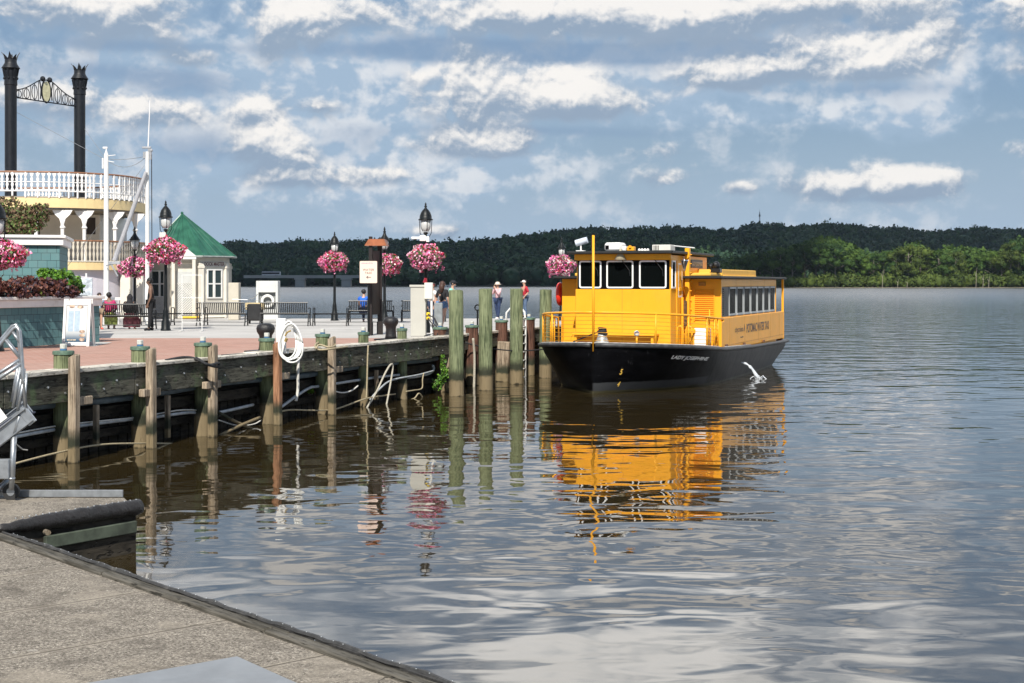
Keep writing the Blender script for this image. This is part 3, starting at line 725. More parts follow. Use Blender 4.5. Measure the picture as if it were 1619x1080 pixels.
# rub rail
for sg in (1, -1):
    mb = MB(); pts = [(sg * (interp(BD, s) + .02), s - (.03 if s < .1 else 0), interp(ZD, s) - .03) for s in SS]
    mb.tube(pts, .065, 8); mb.build('rub_rail', M('rubbed black rail', (.035, .036, .038), .5, .4, 6, dirt=(.2, .2, .2)), boat, smooth=True)
    mb = MB(); pts = [(sg * (interp(BD, s) - .035), s + .03, interp(ZD, s) + .03) for s in SS[:-6]]
    mb.tube(pts, .022, 6); mb.build('gunwale', M('scuffed grey gunwale', (.42, .42, .40), .5, .3, 8), boat, smooth=True)
# railing round the foredeck
rp = MB(); ht = [(0, .92), (2, .92), (5.2, .93)]
def RT(s, sg): return (sg * max(.0, interp(BD, s) - .06), s + .06, interp(ZD, s) + .9 + (.0))
ss = [0, .12, .25, .5, .75, 1, 1.5, 2, 2.5, 3, 3.5, 4, 4.4, 5.0]
st = [RT(s, 1) for s in ss]; pt = [RT(s, -1) for s in ss[:-1]]
rp.tube(st, .032, 8); rp.tube(pt, .032, 8)
lp = pt[-1]; rp.tube([lp, (lp[0] + .03, lp[1] + .12, lp[2] - .03), (lp[0] + .04, lp[1] + .16, lp[2] - .9)], .032, 8)
for s in (.95, 2.1, 3.3, 4.0, 4.4, 5.0):
    x, y, z = RT(s, 1); rp.tube([(x, y, z - .95), (x, y, z)], .028, 8)
for s in (.95, 2.0, 2.9, 3.7, 4.2):
    x, y, z = RT(s, -1); rp.tube([(x, y, z - .95), (x, y, z)], .028, 8)
rp.build('railing', yel, boat, smooth=True)
cb = MB()
for kz in range(1, 8):
    for P_ in (st, pt): cb.tube([(x, y, z - kz * .115) for x, y, z in P_], .007, 4)
cb.build('railing_cable', M('yellow cable', (.55, .27, .02), .5), boat)
gp = MB()
for s in (3.55, 3.7, 4.15, 4.25):
    x, y, z = RT(s, 1); gp.tube([(x - .05, y, z - .9), (x - .05, y, z + (.25 if s == 3.7 else -.02))], .02, 6)
gp.build('gate', yel, boat, smooth=True)
# jack staff
MB().tube([(0, .03, 1.2), (0, .03, 4.50)], .036, 10).build('jack_staff', yel, boat, smooth=True)
# wheelhouse
DZ = 1.05
mb = MB(); mb.cbox(-1.5, 1.5, 3.0, 5.0, DZ - .1, 2.95, .02); mb.cbox(-1.46, 1.5, 3.04, 7.9, 2.9, 3.99, .012)
wh = mb.build('wheelhouse', yel, boat)
blk = M('black window band', (.004, .004, .005), .3, .2, 5, spec=.08)
mb = MB(); mb.cbox(-1.44, 1.462, 3.012, 3.038, 2.955, 3.83, .003); mb.build('window_band', blk, wh)
glass, gnt, gb = newmat('dark glass'); gb.inputs['Base Color'].default_value = (.003, .004, .004, 1); gb.inputs['Roughness'].default_value = .06; gb.inputs['IOR'].default_value = 1.07; gb.inputs['Specular IOR Level'].default_value = .18
wfr = M('white window frame', (.80, .80, .78), .35, .03, 4)
greyfr = M('light grey window frame', (.34, .36, .37), .35, .08, 4)
def rrect(x0, x1, z0, z1, r, n=5):
    P = []
    for (cx, cz, a0) in ((x1 - r, z0 + r, -90), (x1 - r, z1 - r, 0), (x0 + r, z1 - r, 90), (x0 + r, z0 + r, 180)):
        for i in range(n + 1):
            a = math.radians(a0 + 90 * i / n); P.append((cx + r * math.cos(a), cz + r * math.sin(a)))
    return P
def fwindow(x0, x1, z0, z1, y, parent, w=.045, r=.07, frm=None):
    f = MB(); O = rrect(x0, x1, z0, z1, r); I = rrect(x0 + w, x1 - w, z0 + w, z1 - w, r * .6); n = len(O)
    V = [(a, y, b) for a, b in O] + [(a, y - .03, b) for a, b in O] + [(a, y - .03, b) for a, b in I] + [(a, y, b) for a, b in I]
    Q = []
    for i in range(n):
        j = (i + 1) % n
        Q += [(i, j, n + j, n + i), (n + i, n + j, 2 * n + j, 2 * n + i), (2 * n + i, 2 * n + j, 3 * n + j, 3 * n + i)]
    f.add(V, Q); fo = f.build('window', frm or wfr, parent)
    g = MB(); g.add([(a, y - .006, b) for a, b in I], [tuple(range(n))[::-1]]); g.build('pane', glass, fo)
    return fo
for (x0, x1) in ((-1.37, -.66), (-.50, .35), (.53, 1.38)):
    fo = fwindow(x0, x1, 2.98, 3.82, 3.008, boat)
    # wiper
    MB().tube([(x1 - .4, 2.95, 3.9), (x1 - .12, 2.96, 3.52), (x1 - .1, 2.965, 3.35)], .012, 5).build('wiper', black_metal, fo)
# roof slab with overhang
roofm = M('dark grey roof edge', (.010, .011, .011), .6, .3, 6)
mb = MB(); mb.cbox(-1.66, 1.66, 2.62, 8.3, 4.02, 4.11, .02); ro = mb.build('wheelhouse_roof', roofm, boat)
mb = MB(); mb.cbox(-1.5, 1.53, 2.90, 3.0, 3.84, 4.02, .01); mb.build('fascia', yel, wh)
# side windows / door of wheelhouse, starboard
def swindow(y0, y1, z0, z1, x, parent, w=.05, name='window', frm=None, slant=0, dd=.03):
    f = MB(); 
    O = [(y0 + slant, z0), (y1, z0), (y1, z1), (y0, z1)]; 
    f.box(x, x + dd, y0, y0 + w, z0, z1); f.box(x, x + dd, y1 - w, y1, z0, z1); f.box(x, x + dd, y0 + w, y1 - w, z0, z0 + w); f.box(x, x + dd, y0 + w, y1 - w, z1 - w, z1)
    fo = f.build(name, frm or wfr, parent)
    g = MB(); g.quad((x + .008, y0 + w, z0 + w), (x + .008, y1 - w, z0 + w), (x + .008, y1 - w, z1 - w), (x + .008, y0 + w, z1 - w)); g.build('pane', glass, fo)
    return fo
swindow(3.1, 3.55, 2.98, 3.82, 1.503, boat); swindow(3.85, 4.35, 2.7, 3.75, 1.503, boat)
mb = MB(); mb.cbox(1.5, 1.53, 3.68, 4.48, DZ + .1, 3.82, .01); mb.build('door', yel, boat)
# signal horn, lamp
MB().lathe([(.03, 0), (.05, .1), (.12, .3), (.14, .34)][::-1], 14, (1.78, 3.6, 3.5)).build('horn', M('chrome', (.7, .72, .75), .15, metal=1), boat, smooth=True)
MB().lathe([(.02, .32), (.06, .22), (.19, 0), (.0, -.01)], 16, (-.02, 2.86, 3.84)).build('lamp_shade', M('cream enamel', (.42, .36, .24), .5), boat, smooth=True)
# mast / ladder on the starboard side
mb = MB(); mb.cbox(1.56, 1.70, 4.55, 4.75, DZ, 4.22, .012)
for i in range(10): mb.tube([(1.70, 4.65, 1.5 + i * .28), (1.76, 4.65, 1.5 + i * .28)], .014, 6)
mb.cbox(1.60, 1.66, 4.9, 4.96, DZ, 3.3, .006); mb.cbox(1.56, 1.62, 4.1, 4.18, DZ, 2.7, .006)
mb.cbox(1.53, 1.56, 3.9, 4.4, 2.9, 3.0, .005)
mb.build('ladder_mast', yel, boat)
mb = MB(); 
for (x, y) in ((1.7, 3.0), (1.95, 3.1)):
    mb.tube([(x, y, DZ), (x, y, 1.7), (x + .03, y, 1.82), (x + .10, y, 1.86), (x + .16, y, 1.8), (x + .18, y, 1.7), (x + .18, y, DZ)], .03, 8)
mb.build('grab_rail', yel, boat, smooth=True)
mb = MB(); mb.cbox(1.9, 2.35, 4.35, 4.75, DZ, 1.75, .02); mb.build('white_locker', white_paint, boat)
mb = MB(); mb.cbox(1.62, 1.95, 4.3, 4.5, 1.6, 1.72, .01); mb.add([(1.6, 4.5, 1.6), (1.95, 4.5, 1.6), (1.6, 4.5, 1.15), (1.6, 4.3, 1.6)], [(0, 1, 2), (0, 2, 3), (1, 3, 2)]); mb.build('bracket', yel, boat)
mb = MB(); mb.cbox(1.54, 1.66, 4.32, 4.48, 1.8, 2.6, .03); mb.build('coiled_hose', M('brown leather strap', (.10, .05, .02), .7, .5, 12), boat)
# bench seat across the front of the house
mb = MB(); mb.cbox(-1.40, 1.15, 2.42, 2.99, 1.56, 1.62, .012); mb.cbox(-1.38, -1.30, 2.5, 2.95, DZ, 1.56, .008); mb.cbox(1.02, 1.10, 2.5, 2.95, DZ, 1.56, .008)
mb.tube([(-1.46, 2.45, DZ), (-1.46, 2.45, 1.5), (-1.4, 2.45, 1.6), (-1.3, 2.45, 1.62)], .03, 8)
mb.build('front_bench', yel, boat)
# bow bitt
bt = MB(); bt.lathe([(.2, 1.28), (.2, 1.45), (.16, 1.52), (.13, 1.62), (.13, 1.70)], 16, (.12, .5, 0)); bo_ = bt.build('bitt', M('worn bare metal', (.42, .42, .40), .5, .2, 9, metal=.4), boat, smooth=True)
q = MB(); q.torus((.12, .5, 1.76), .11, .035, (0, 0, 1)); q.torus((.12, .5, 1.83), .10, .035, (.1, 0, 1)); q.torus((.14, .48, 1.70), .12, .032, (.15, .1, 1)); q.build('rope_coil', black_rope, bo_, smooth=True)
q = MB(); q.tube([(.95, 1.2, 1.3), (.95, 1.2, 1.62)], .03, 8); qq = q.build('light_post', yel, boat, smooth=True)
MB().ball((.95, 1.2, 1.68), .085).build('globe', white_paint, qq, smooth=True)
# passenger cabin
CX = 2.6
mb = MB()
mb.cbox(-CX, CX, 5.03, 14.7, DZ - .1, 2.08, .012)                     # lower sides
mb.cbox(-CX, CX, 5.03, 14.7, 3.02, 3.27, .012)                        # band over windows
mb.cbox(-CX, CX - .05, 5.0, 5.08, DZ, 3.27, .01)                      # front bulkhead
mb.cbox(CX - .1, CX + .006, 5.003, 5.12, DZ, 3.26, .01)
mb.cbox(-CX, CX, 14.62, 14.72, DZ, 3.27, .01)
ca = mb.build('cabin', yel, boat)
mb = MB(); mb.cbox(CX - .07, CX + .03, 5.0, 16.3, DZ - .02, 2.05, .015); mb.cbox(-CX - .03, -CX + .07, 5.0, 16.3, DZ - .02, 2.05, .015)
mb.cbox(CX + .0, CX + .12, 4.55, 4.98, DZ, 1.95, .012)
mb.build('side_panel', yel, ca)
mb = MB(); mb.cbox(-CX + .1, CX - .12, 5.2, 14.5, 2.1, 3.0, .01); mb.build('interior', M('dark cabin interior', (.012, .013, .014), .8), ca)
sm_ = MB()
for y in (6.15, 8.6, 11.0, 13.4, 15.2): sm_.box(CX + .030, CX + .0325, y, y + .012, DZ + .1, 2.04)
for y in (7.3, 9.8, 12.3): sm_.box(CX + .0005, CX + .003, y, y + .012, 3.04, 3.25)
sm_.box(CX + .030, CX + .034, 5.02, 16.28, 1.17, 1.182)
seamm = M('seam shadow paint', (.48, .20, .02), .6)
sm_.build('panel_seam', seamm, ca)
q_ = MB(); q_.box(-.012, .0, 2.9965, 2.9995, DZ, 2.94); q_.box(-1.48, 1.48, 2.9965, 2.9995, 2.20, 2.209); q_.build('panel_seam', seamm, wh)
# louvre panels
lv = MB(); lv.box(CX - .09, CX - .02, 5.12, 6.2, 2.085, 3.02)
for i in range(13): lv.box(CX - .02, CX + .012, 5.35, 6.1, 2.14 + i * .066, 2.165 + i * .066)
lv.build('side_louvre', M('charcoal louvre', (.010, .012, .014), .5), ca)
lv = MB()
for i in range(16):
    z = 1.98 + i * .062
    m4 = Matrix.Translation((0, 4.985, z)) @ Matrix.Rotation(math.radians(-30), 4, 'X'); lv.box(1.78, 2.38, -.022, .012, -.006, .006, m4)
lv.box(1.75, 1.78, 4.965, 4.999, 1.95, 2.97); lv.box(2.38, 2.41, 4.965, 4.999, 1.95, 2.97)
lv.build('front_louvre', yel, ca)
MB().cbox(1.9, 2.12, 4.95, 5.0, 3.05, 3.17, .01).build('vent_box', M('ochre box', (.4, .2, .03), .6), ca)
w0 = 6.2; ww = (14.55 - 6.2) / 7
for i in range(7):
    y0 = w0 + i * ww
    f = MB(); x = CX - .03
    f.box(x, x + .03, y0 + .085, y0 + .12, 2.10, 3.01); f.box(x, x + .03, y0 + ww - .12, y0 + ww - .085, 2.10, 3.01)
    f.box(x, x + .045, y0 + .12, y0 + ww - .12, 2.10, 2.16); f.box(x, x + .045, y0 + .12, y0 + ww - .12, 2.955, 3.01)
    fo = f.build('window', greyfr, ca)
    g = MB(); g.quad((x + .01, y0 + .12, 2.16), (x + .01, y0 + ww - .12, 2.16), (x + .01, y0 + ww - .12, 2.955), (x + .01, y0 + .12, 2.955)); g.build('pane', glass, fo)
mb = MB(); mb.box(CX - .06, CX - .031, 6.2, 14.6, 2.085, 3.02); mb.build('mullion_backing', blk, ca)
for i in range(7):
    f = MB(); x = -CX - .005; y0 = w0 + i * ww
    f.box(x, x + .02, y0 + .06, y0 + ww - .06, 2.12, 3.0); f.build('window', glass, ca)
mb = MB(); mb.cbox(-CX - .12, CX + .12, 4.42, 16.35, 3.275, 3.36, .02); cr = mb.build('cabin_roof', roofm, boat)
mb = MB(); mb.cbox(-2.2, 2.25, 5.1, 7.0, 3.36, 3.46, .02); mb.cbox(1.2, 2.3, 6.6, 12.3, 3.365, 3.58, .02)
for i in range(26): mb.box(2.30, 2.36, 6.7 + i * .21, 6.8 + i * .21, 3.365, 3.40)
mb.build('roof_hatch', M('sun faded yellow', (.80, .45, .06), .6, .06, 3), boat)
mb = MB(); mb.cbox(2.05, 2.35, 6.0, 6.35, 3.46, 3.60, .02); mb.ball((2.2, 6.15, 3.70), .13, n=10, m=7); mb.ball((2.0, 6.3, 3.66), .10, n=10, m=7); mb.build('searchlight', black_metal, boat)
for sg in (1, -1):
    MB().cbox(sg * CX - .04, sg * CX + .04, 16.1, 16.18, 1.0, 3.28, .006).build('aft_post', yel, boat)
mb = MB(); 
for sg in (1, -1):
    mb.cbox(sg * 2.45 - .1, sg * 2.45 + .1, 16.2, 16.45, .93, 1.16, .02); mb.cbox(sg * 2.45 - .04, sg * 2.45 + .04, 15.0, 15.1, 1.9, 2.16, .01)
mb.build('stern_cleat', M('rusty cleat', (.16, .07, .03), .7, .4, 12), boat)
mb = MB(); mb.cbox(CX + .04, CX + .1, 5.3, 5.6, 1.12, 1.22, .01); mb.cbox(CX + .04, CX + .1, 8.2, 8.4, 1.08, 1.16, .01); mb.cbox(CX + .04, CX + .1, 11.7, 11.9, 1.04, 1.12, .01); mb.build('fairlead', M('rusty cleat', (.16, .07, .03)), boat)
# roof gear
mb = MB(); mb.cbox(-.62, -.08, 3.15, 3.75, 4.11, 4.38, .06); mb.cbox(-.08, .05, 3.2, 3.6, 4.11, 4.26, .03); ac = mb.build('air_conditioner', white_paint, boat, auto=40)
MB().cbox(-.58, -.47, 3.135, 3.16, 4.17, 4.29, .005).build('vent', blk, ac)
mb = MB(); mb.cbox(.08, .30, 3.2, 3.45, 4.115, 4.25, .02); mb.cbox(.15, .23, 3.15, 3.22, 4.2, 4.28, .01); mb.build('yellow_beacon', yel, boat)
mb = MB(); 
for i in range(4): mb.ball((.42 + i * .09, 3.4, 4.15), .045, n=8, m=6)
mb.cbox(.4, .75, 3.35, 3.45, 4.11, 4.13, .004); mb.build('deck_horn', white_paint, boat)
mb = MB(); mb.cbox(.85, 1.42, 3.3, 3.9, 4.12, 4.30, .015); q = mb.build('roof_box', M('off white box', (.62, .60, .54), .6, .06), boat)
mb = MB()
for i in range(4): mb.box(.9 + i * .045, .92 + i * .045, 3.293, 3.3, 4.14, 4.28)
mb.build('vent', blk, q)
MB().tube([(1.35, 3.7, 4.28), (1.9, 4.4, 4.22)], .02, 6).build('antenna', white_paint, boat)
q = MB(); q.cbox(-1.45, -1.2, 2.9, 3.1, 4.11, 4.14, .005); q.tube([(-1.32, 3, 4.12), (-1.32, 3, 4.34)], .025, 8); sp = q.build('floodlight_stand', white_paint, boat)
q = MB(); 
q.tube([(-1.48, 2.98, 4.36), (-1.12, 3.02, 4.46)], .10, 14); q.build('floodlight', M('pale lamp housing', (.55, .60, .68), .3, .1, 5), sp, auto=40)
# life ring on port side
lr = MB(); lr.torus((-2.78, 5.35, 2.78), .30, .085, (1, .12, 0), 28, 12)
for a in (0, 90, 180, 270):
    pass
tag(lr.build('life_ring', M('red vinyl ring', (.75, .035, .02), .35, .06, 5), boat, smooth=True), None)
sm = M('stainless', (.5, .5, .5), .3, metal=.8)
# lettering
ink = M('silver lettering', (.6, .6, .6), .5); inkg = M('grey lettering', (.10, .075, .06), .6); inky = M('yellow numerals', (.8, .5, .08), .5); inkw = M('pale lettering', (.6, .5, .35), .5)
def hullpt(s, z):
    se = sec(s)
    for (x0, z0), (x1, z1) in zip(se, se[1:]):
        if z0 <= z <= z1: return x0 + (x1 - x0) * (z - z0) / (z1 - z0)
    return se[-1][0]
def hull_text(t, s, z, w, hgt, mat, shear=0, bold=0):
    x0 = hullpt(s - w / 2 * .8, z); x1 = hullpt(s + w / 2 * .8, z); xb = hullpt(s, z - hgt / 2); xt = hullpt(s, z + hgt / 2)
    c = Vector((hullpt(s, z), s, z)); xa = Vector((x1 - x0, w * .8, -.06 * w)).normalized(); ya = Vector((xt - xb, 0, hgt)); ya = (ya - xa * ya.dot(xa)).normalized()
    fr = frame(c + xa.cross(ya) * .055, xa, ya)
    return text(t, 1, mat, boat, fr, shear=shear, fit=(w, hgt), bold=bold)
hull_text('LADY JOSEPHINE', 2.3, .96, 1.85, .155, ink, shear=.25, bold=.012)
hull_text('5', .42, .62, .085, .17, inky, shear=.2, bold=.02); hull_text('4', .50, .27, .085, .17, inky, shear=.2, bold=.02)
fs_ = frame((CX + .034, 11.0, 1.62), (0, 1, 0), (0, 0, 1))
text('POTOMAC WATER TAXI', 1, inkg, boat, frame((CX + .034, 10.95, 1.60), (0, 1, 0), (0, 0, 1)), fit=(4.1, .30), bold=.02)
text('citycruises', 1, inkg, boat, frame((CX + .034, 7.65, 1.62), (0, 1, 0), (0, 0, 1)), fit=(1.35, .22), bold=.0)
text('A', 1, inkg, boat, frame((CX + .034, 8.52, 1.64), (0, 1, 0), (0, 0, 1)), fit=(.2, .24), bold=.02)
text('alexandria', 1, inkg, boat, frame((CX + .034, 8.1, 1.36), (0, 1, 0), (0, 0, 1)), fit=(.5, .05), name='small_lettering')
nb = MB(); nb.cbox(1.503, 1.535, 5.55, 7.15, 3.62, 3.88, .008); nbo = nb.build('name_board', M('dark brown board', (.035, .02, .012), .5), boat)
text('LADY JOSEPHINE', 1, inkw, nbo, frame((1.54, 6.35, 3.75), (0, 1, 0), (0, 0, 1)), fit=(1.4, .15), bold=.01)
# cooling water outlet
wj, nt, b = newmat('splashing water'); b.inputs['Base Color'].default_value = (.72, .76, .8, 1); b.inputs['Roughness'].default_value = .2; b.inputs['Transmission Weight'].default_value = .3
j = MB(); p0 = Vector((hullpt(8.0, .52) - .05, 8.0, .52)); P = [p0 + Vector((.35 * t + .9 * t * t * .0 + .25 * t, .1 * t, -.56 * t * t)) for t in [i / 9 for i in range(10)]]
rj = random.Random(3)
P = [p + Vector((rj.uniform(-.012, .012), rj.uniform(-.012, .012), rj.uniform(-.012, .012))) for p in P]
for q in range(3):
    o_ = Vector((0, (q - 1) * .035, rj.uniform(-.02, .02))); j.tube([p + o_ * (1 + i * .25) + Vector((0, 0, .015 * math.sin(i * 2.2 + q * 2))) for i, p in enumerate(P)], [max(.008, (.013 + .0028 * i) * (1 + .4 * math.sin(i * 2.7 + q))) for i in range(10)], 6)
e_ = P[-1]
for q in range(12):
    a_ = rj.uniform(0, 6.28); L_2 = rj.uniform(.1, .5); j.tube([e_ + Vector((0, 0, -.01)), e_ + Vector((math.cos(a_) * L_2 * .4, math.sin(a_) * L_2 * .5, rj.uniform(.03, .13))), e_ + Vector((math.cos(a_) * L_2 * .7, math.sin(a_) * L_2, .0))], [.03, .016, .006], 5)
js = j.build('outlet_stream', wj, smooth=False); js.location = BO; js.rotation_euler = (0, 0, ANG)
tag(js, 'white stream of cooling water pouring from the black hull and splashing', 'water jet')
# ------------------------------------------------------------------ street lamps and flower baskets
lampglass, nt, b = newmat('frosted lamp glass'); b.inputs['Base Color'].default_value = (.62, .62, .60, 1); b.inputs['Roughness'].default_value = .25; b.inputs['Transmission Weight'].default_value = .25
black_iron = M('black cast iron', (.005, .007, .008), .45, .3, 14, spec=.3)
def lamp(x, Y, topy, label, pointed=False, s=1.0):
    z = H - (topy - HY) * Y / F - DECK; p = Vector(((x - HX) * Y / F, Y, DECK))
    t = thing('street_lamp', label, 'street lamp', p, random.uniform(-.1, .1), 'black lamp posts on the promenade')
    L = z - 1.02 * s
    MB().lathe([(.17, 0), (.17, .05), (.15, .08), (.145, .28), (.11, .36), (.10, .5), (.085, .62), (.09, .66), (.07, .72), (.06, .8), (.052, L * .6), (.043, L - .25), (.06, L - .22), (.04, L - .18), (.04, L - .05), (.09, L), (.05, L + .03)], 14, (0, 0, 0)).build('post', black_iron, t, auto=50)
    g0 = L + .05
    MB().lathe([(.09 * s, 0), (.15 * s, .10 * s), (.17 * s, .36 * s)], 16, (0, 0, g0)).build('globe', lampglass, t, smooth=True)
    c = [(.235, .36), (.24, .385), (.20, .40), (.19, .50), (.155, .60), (.10, .68), (.05, .73), (.03, .76), (.05, .80), (.02, .84), (.035, .87), (.005, .93)]
    if pointed: c = [(.23, .36), (.235, .385), (.20, .40), (.17, .46), (.10, .55), (.06, .63), (.05, .70), (.06, .73), (.03, .78), (.045, .82), (.01, .93)]
    MB().lathe([(r * s, zz * s) for r, zz in c], 18, (0, 0, g0)).build('hood', black_iron, t, smooth=True)
    mb = MB()
    for a in range(4):
        an = a * math.pi / 2 + .4; cx, sx = math.cos(an) * s, math.sin(an) * s
        mb.tube([(.165 * cx, .165 * sx, g0 + .37 * s), (.15 * cx, .15 * sx, g0 + .1 * s), (.085 * cx, .085 * sx, g0)], .011, 5)
    mb.tube([(.2 * s, 0, g0 + .36 * s), (.18 * s, 0, g0 - .05), (.10, 0, g0 - .2), (0, 0, g0 - .26)], .012, 6); mb.tube([(-.2 * s, 0, g0 + .36 * s), (-.18 * s, 0, g0 - .05), (-.10, 0, g0 - .2), (0, 0, g0 - .26)], .012, 6)
    mb.build('cage', black_iron, t)
    return t, p
pk = [M('pink petals', (.72, .18, .36), .6, .25, 30, kind='World'), M('pale pink petals', (.84, .46, .58), .6, .15, 30, kind='World'), M('crimson petals', (.50, .02, .07), .6, .3, 30, kind='World'), M('magenta petals', (.62, .06, .30), .6, .2, 30, kind='World'), M('white petals', (.85, .78, .74), .6, .1, 30, kind='World')]
leafm = M('petunia leaves', (.085, .15, .03), .6, .4, 20, kind='World')
def basket(x, y, Y, w, h, label, seed, probs=(.34, .24, .24, .12, .06), grn=.25):
    global rng
    rng = np.random.default_rng(seed)
    rx = w * .5 * Y / F; rz = h * .5 * Y / F
    p = Vector(((x - HX) * Y / F, Y, H - (y - HY) * Y / F))
    t = thing('hanging_flower_basket', label, 'flower basket', p, 0, 'hanging baskets of petunias on the lamp posts')
    def dome(n, r0, r1):
        d = rng.normal(size=(n, 3)); d /= np.linalg.norm(d, axis=1)[:, None]
        lump = 1 + .06 * np.sin(d[:, :1] * 7 + seed) + .05 * np.cos(d[:, 1:2] * 9 + seed * 2) + .07 * np.sin(d[:, 2:] * 8)
        q = d * rng.uniform(r0, r1, (n, 1)) * lump
        q[:, 2] = np.where(q[:, 2] < 0, q[:, 2] * .95, q[:, 2] * .95)
        taper = np.where(q[:, 2] < -.3, 1 - (-.3 - q[:, 2]) * .25, 1.0)
        q[:, 0] *= taper; q[:, 1] *= taper
        return q * [rx, rx, rz]
    V, Q = leafquads(900, lambda n: dome(n, .6, 1.03), .055); npmesh('foliage', V, Q, leafm, parent=t)
    def trail(n):
        k = rng.integers(0, 9, n); a = np.array([rng.uniform(0, 6.28) for _ in range(9)])[k]; l = rng.random(n) ** 1.3; r_ = rx * (.72 + .22 * np.sin(k * 1.7 + seed)); ln = rz * (.25 + .35 * ((k * 37 + seed * 11) % 7) / 7)
        return np.stack([np.cos(a) * r_ + rng.normal(0, .02, n), np.sin(a) * r_ + rng.normal(0, .02, n), -rz * .65 - l * ln], 1)
    V1, _ = leafquads(170, trail, .03)
    V, Q = leafquads(1750, lambda n: dome(n, .88, 1.05) * [1 + .05 * math.sin(seed), 1, 1] + [.03 * math.sin(seed * 2), 0, 0], .043); V = np.concatenate([V, V1]); Q = np.arange(len(V)).reshape(-1, 4)
    # clumps share a colour
    c = V.reshape(-1, 4, 3).mean(1); f = np.sin(c[:, 0] * 9 + seed) + np.sin(c[:, 1] * 8 + 2 * seed) + np.sin(c[:, 2] * 10)
    u = (rng.random(len(Q)) * .62 + (f + 3) / 6 * .38); cum = np.cumsum(probs); mi = np.searchsorted(cum, np.clip((u - .12) / .76, 0, .999)); 
    npmesh('blossoms', V, Q, pk, np.clip(mi, 0, 4), parent=t)
    MB().lathe([(rx * .3, -rz * .85), (rx * .62, -rz * .5), (rx * .7, -rz * .1)], 14).build('bowl', M('brown coir bowl', (.05, .035, .02), .9, .3, 10), t, smooth=True)
LP = [(262, 47.4, 315, 'tall black lamp post right of the standing man in black', False, 1.0), (213, 57, 357, 'black lamp post behind the occupied bench', True, .95),
      (529, 60, 365, 'black lamp post standing alone between two empty stretches of bench', False, .92), (608, 55.5, 357, 'black lamp post half hidden behind the brown sign kiosk', True, .95),
      (673, 45.5, 318, 'tall black lamp post with a white camera above the beige electric cabinet', False, 1.0), (888, 60, 374, 'black lamp post behind the bow of the yellow boat', True, .85), (-5, 33, 305, 'black lantern cut off by the left edge of the photo', False, 1.0)]
lamps = [lamp(*a) for a in LP]
basket(260, 397, 47.4, 57, 41, 'round basket of pink and crimson petunias on the tall lamp right of the standing man', 1)
basket(214, 423, 57, 47, 33, 'basket of magenta and pale pink petunias above the occupied bench', 2, (.40, .30, .12, .14, .04))
basket(527, 414, 60, 45, 32, 'basket of pink petunias on the lone lamp left of the water taxi sign', 3, (.42, .22, .2, .1, .06))
basket(611, 418, 55.5, 50, 33, 'basket of red and pink petunias half hidden behind the brown sign kiosk', 4, (.3, .26, .3, .08, .06))
basket(674, 407, 45.5, 59, 41, 'large basket of pink and red petunias above the beige electric cabinet', 5, (.42, .28, .2, .06, .04))
basket(887, 420, 60, 46, 34, 'faded straggly basket of petunias behind the bow of the yellow boat', 6, (.3, .25, .12, .2, .13))
basket(0, 403, 33, 76, 48, 'basket of pink and red petunias cut off by the left edge of the photo', 8, (.44, .3, .18, .06, .02))
# camera on the lamp
cm = MB(); p = PD(673, 377, 45.5); cm.cbox(-.45, -.16, -.05, .05, -.03, .05, .015); cm.cbox(-.18, .02, -.08, .08, -.09, .09, .015); cm.cbox(.02, .12, -.03, .03, -.12, .06, .01)
o = cm.build('security_camera', white_paint); o.location = p + Vector((0, -.1, 0)); tag(o, 'white security camera and box clamped to the tall lamp by the beige cabinet', 'camera')
cm = MB(); p = PD(258, 372, 47.4); cm.cbox(-.11, .11, -.1, .02, -.09, .09, .015); o = cm.build('junction_box', M('off white box', (.62, .60, .54))); o.location = p; tag(o, 'small white box fixed to the lamp right of the standing man, over its flowers', 'junction box')
# ------------------------------------------------------------------ benches
bm_ = M('black bench steel', (.004, .0045, .005), .4, .3, 20)
def bench(w=1.85, back=True, label='', arms=(0, 1), nm='park_bench'):
    t = thing(nm, label, 'bench', (0, 0, 0), 0, 'black steel benches on the promenade')
    mb = MB(); 
    if back: n = int(w / .055)
    mb.cbox(-w / 2, w / 2, -.22, -.17, .43, .47, .01); mb.cbox(-w / 2, w / 2, .20, .26, .41, .45, .01)
    for i in range(int(w / .05)):
        x = -w / 2 + .02 + i * .05; mb.box(x, x + .03, -.19, .22, .445, .458)
    mb.build('seat', bm_, t)
    if back:
        mb = MB(); mb.tube([(-w / 2, -.36, .86), (w / 2, -.36, .86)], .022, 8); mb.tube([(-w / 2, -.235, .47), (w / 2, -.235, .47)], .02, 8)
        for i in range(int(w / .07)):
            x = -w / 2 + .04 + i * .07; mb.tube([(x, -.235, .47), (x, -.30, .66), (x, -.36, .86)], .019, 5)
        mb.build('backrest', bm_, t)
    for x in (-w / 2 + .0, w / 2 - .0) + (() if w < 2.2 else (0,)):
        mb = MB()
        mb.tube([(x, .30, 0), (x, .22, .18), (x, .21, .44)], .025, 6); mb.tube([(x, -.38, 0), (x, -.25, .2), (x, -.2, .45)], .025, 6); mb.tube([(x, -.3, .16), (x, .24, .16)], .015, 6)
        mb.build('leg', bm_, t)
        mb = MB(); mb.tube([(x, .24, .44), (x, .26, .60), (x, .20, .66), (x, .0, .67), (x, -.2, .66), (x, -.3 if back else -.22, .64 if back else .44)], .02, 6); mb.build('armrest', bm_, t)
    mb = MB(); mb.tube([(-w / 2, -.05, .14), (w / 2, -.05, .14)], .014, 6); mb.build('stretcher', bm_, t)
    return t
def putb(t, x, feet, rz=0.0): 
    p = G(x, feet); t.location = (p.x, p.y + .3, DECK); t.rotation_euler = (0, 0, rz)
b1 = bench(1.92, True, 'black slatted bench on which the two seated women rest'); putb(b1, 196, 521, .0)
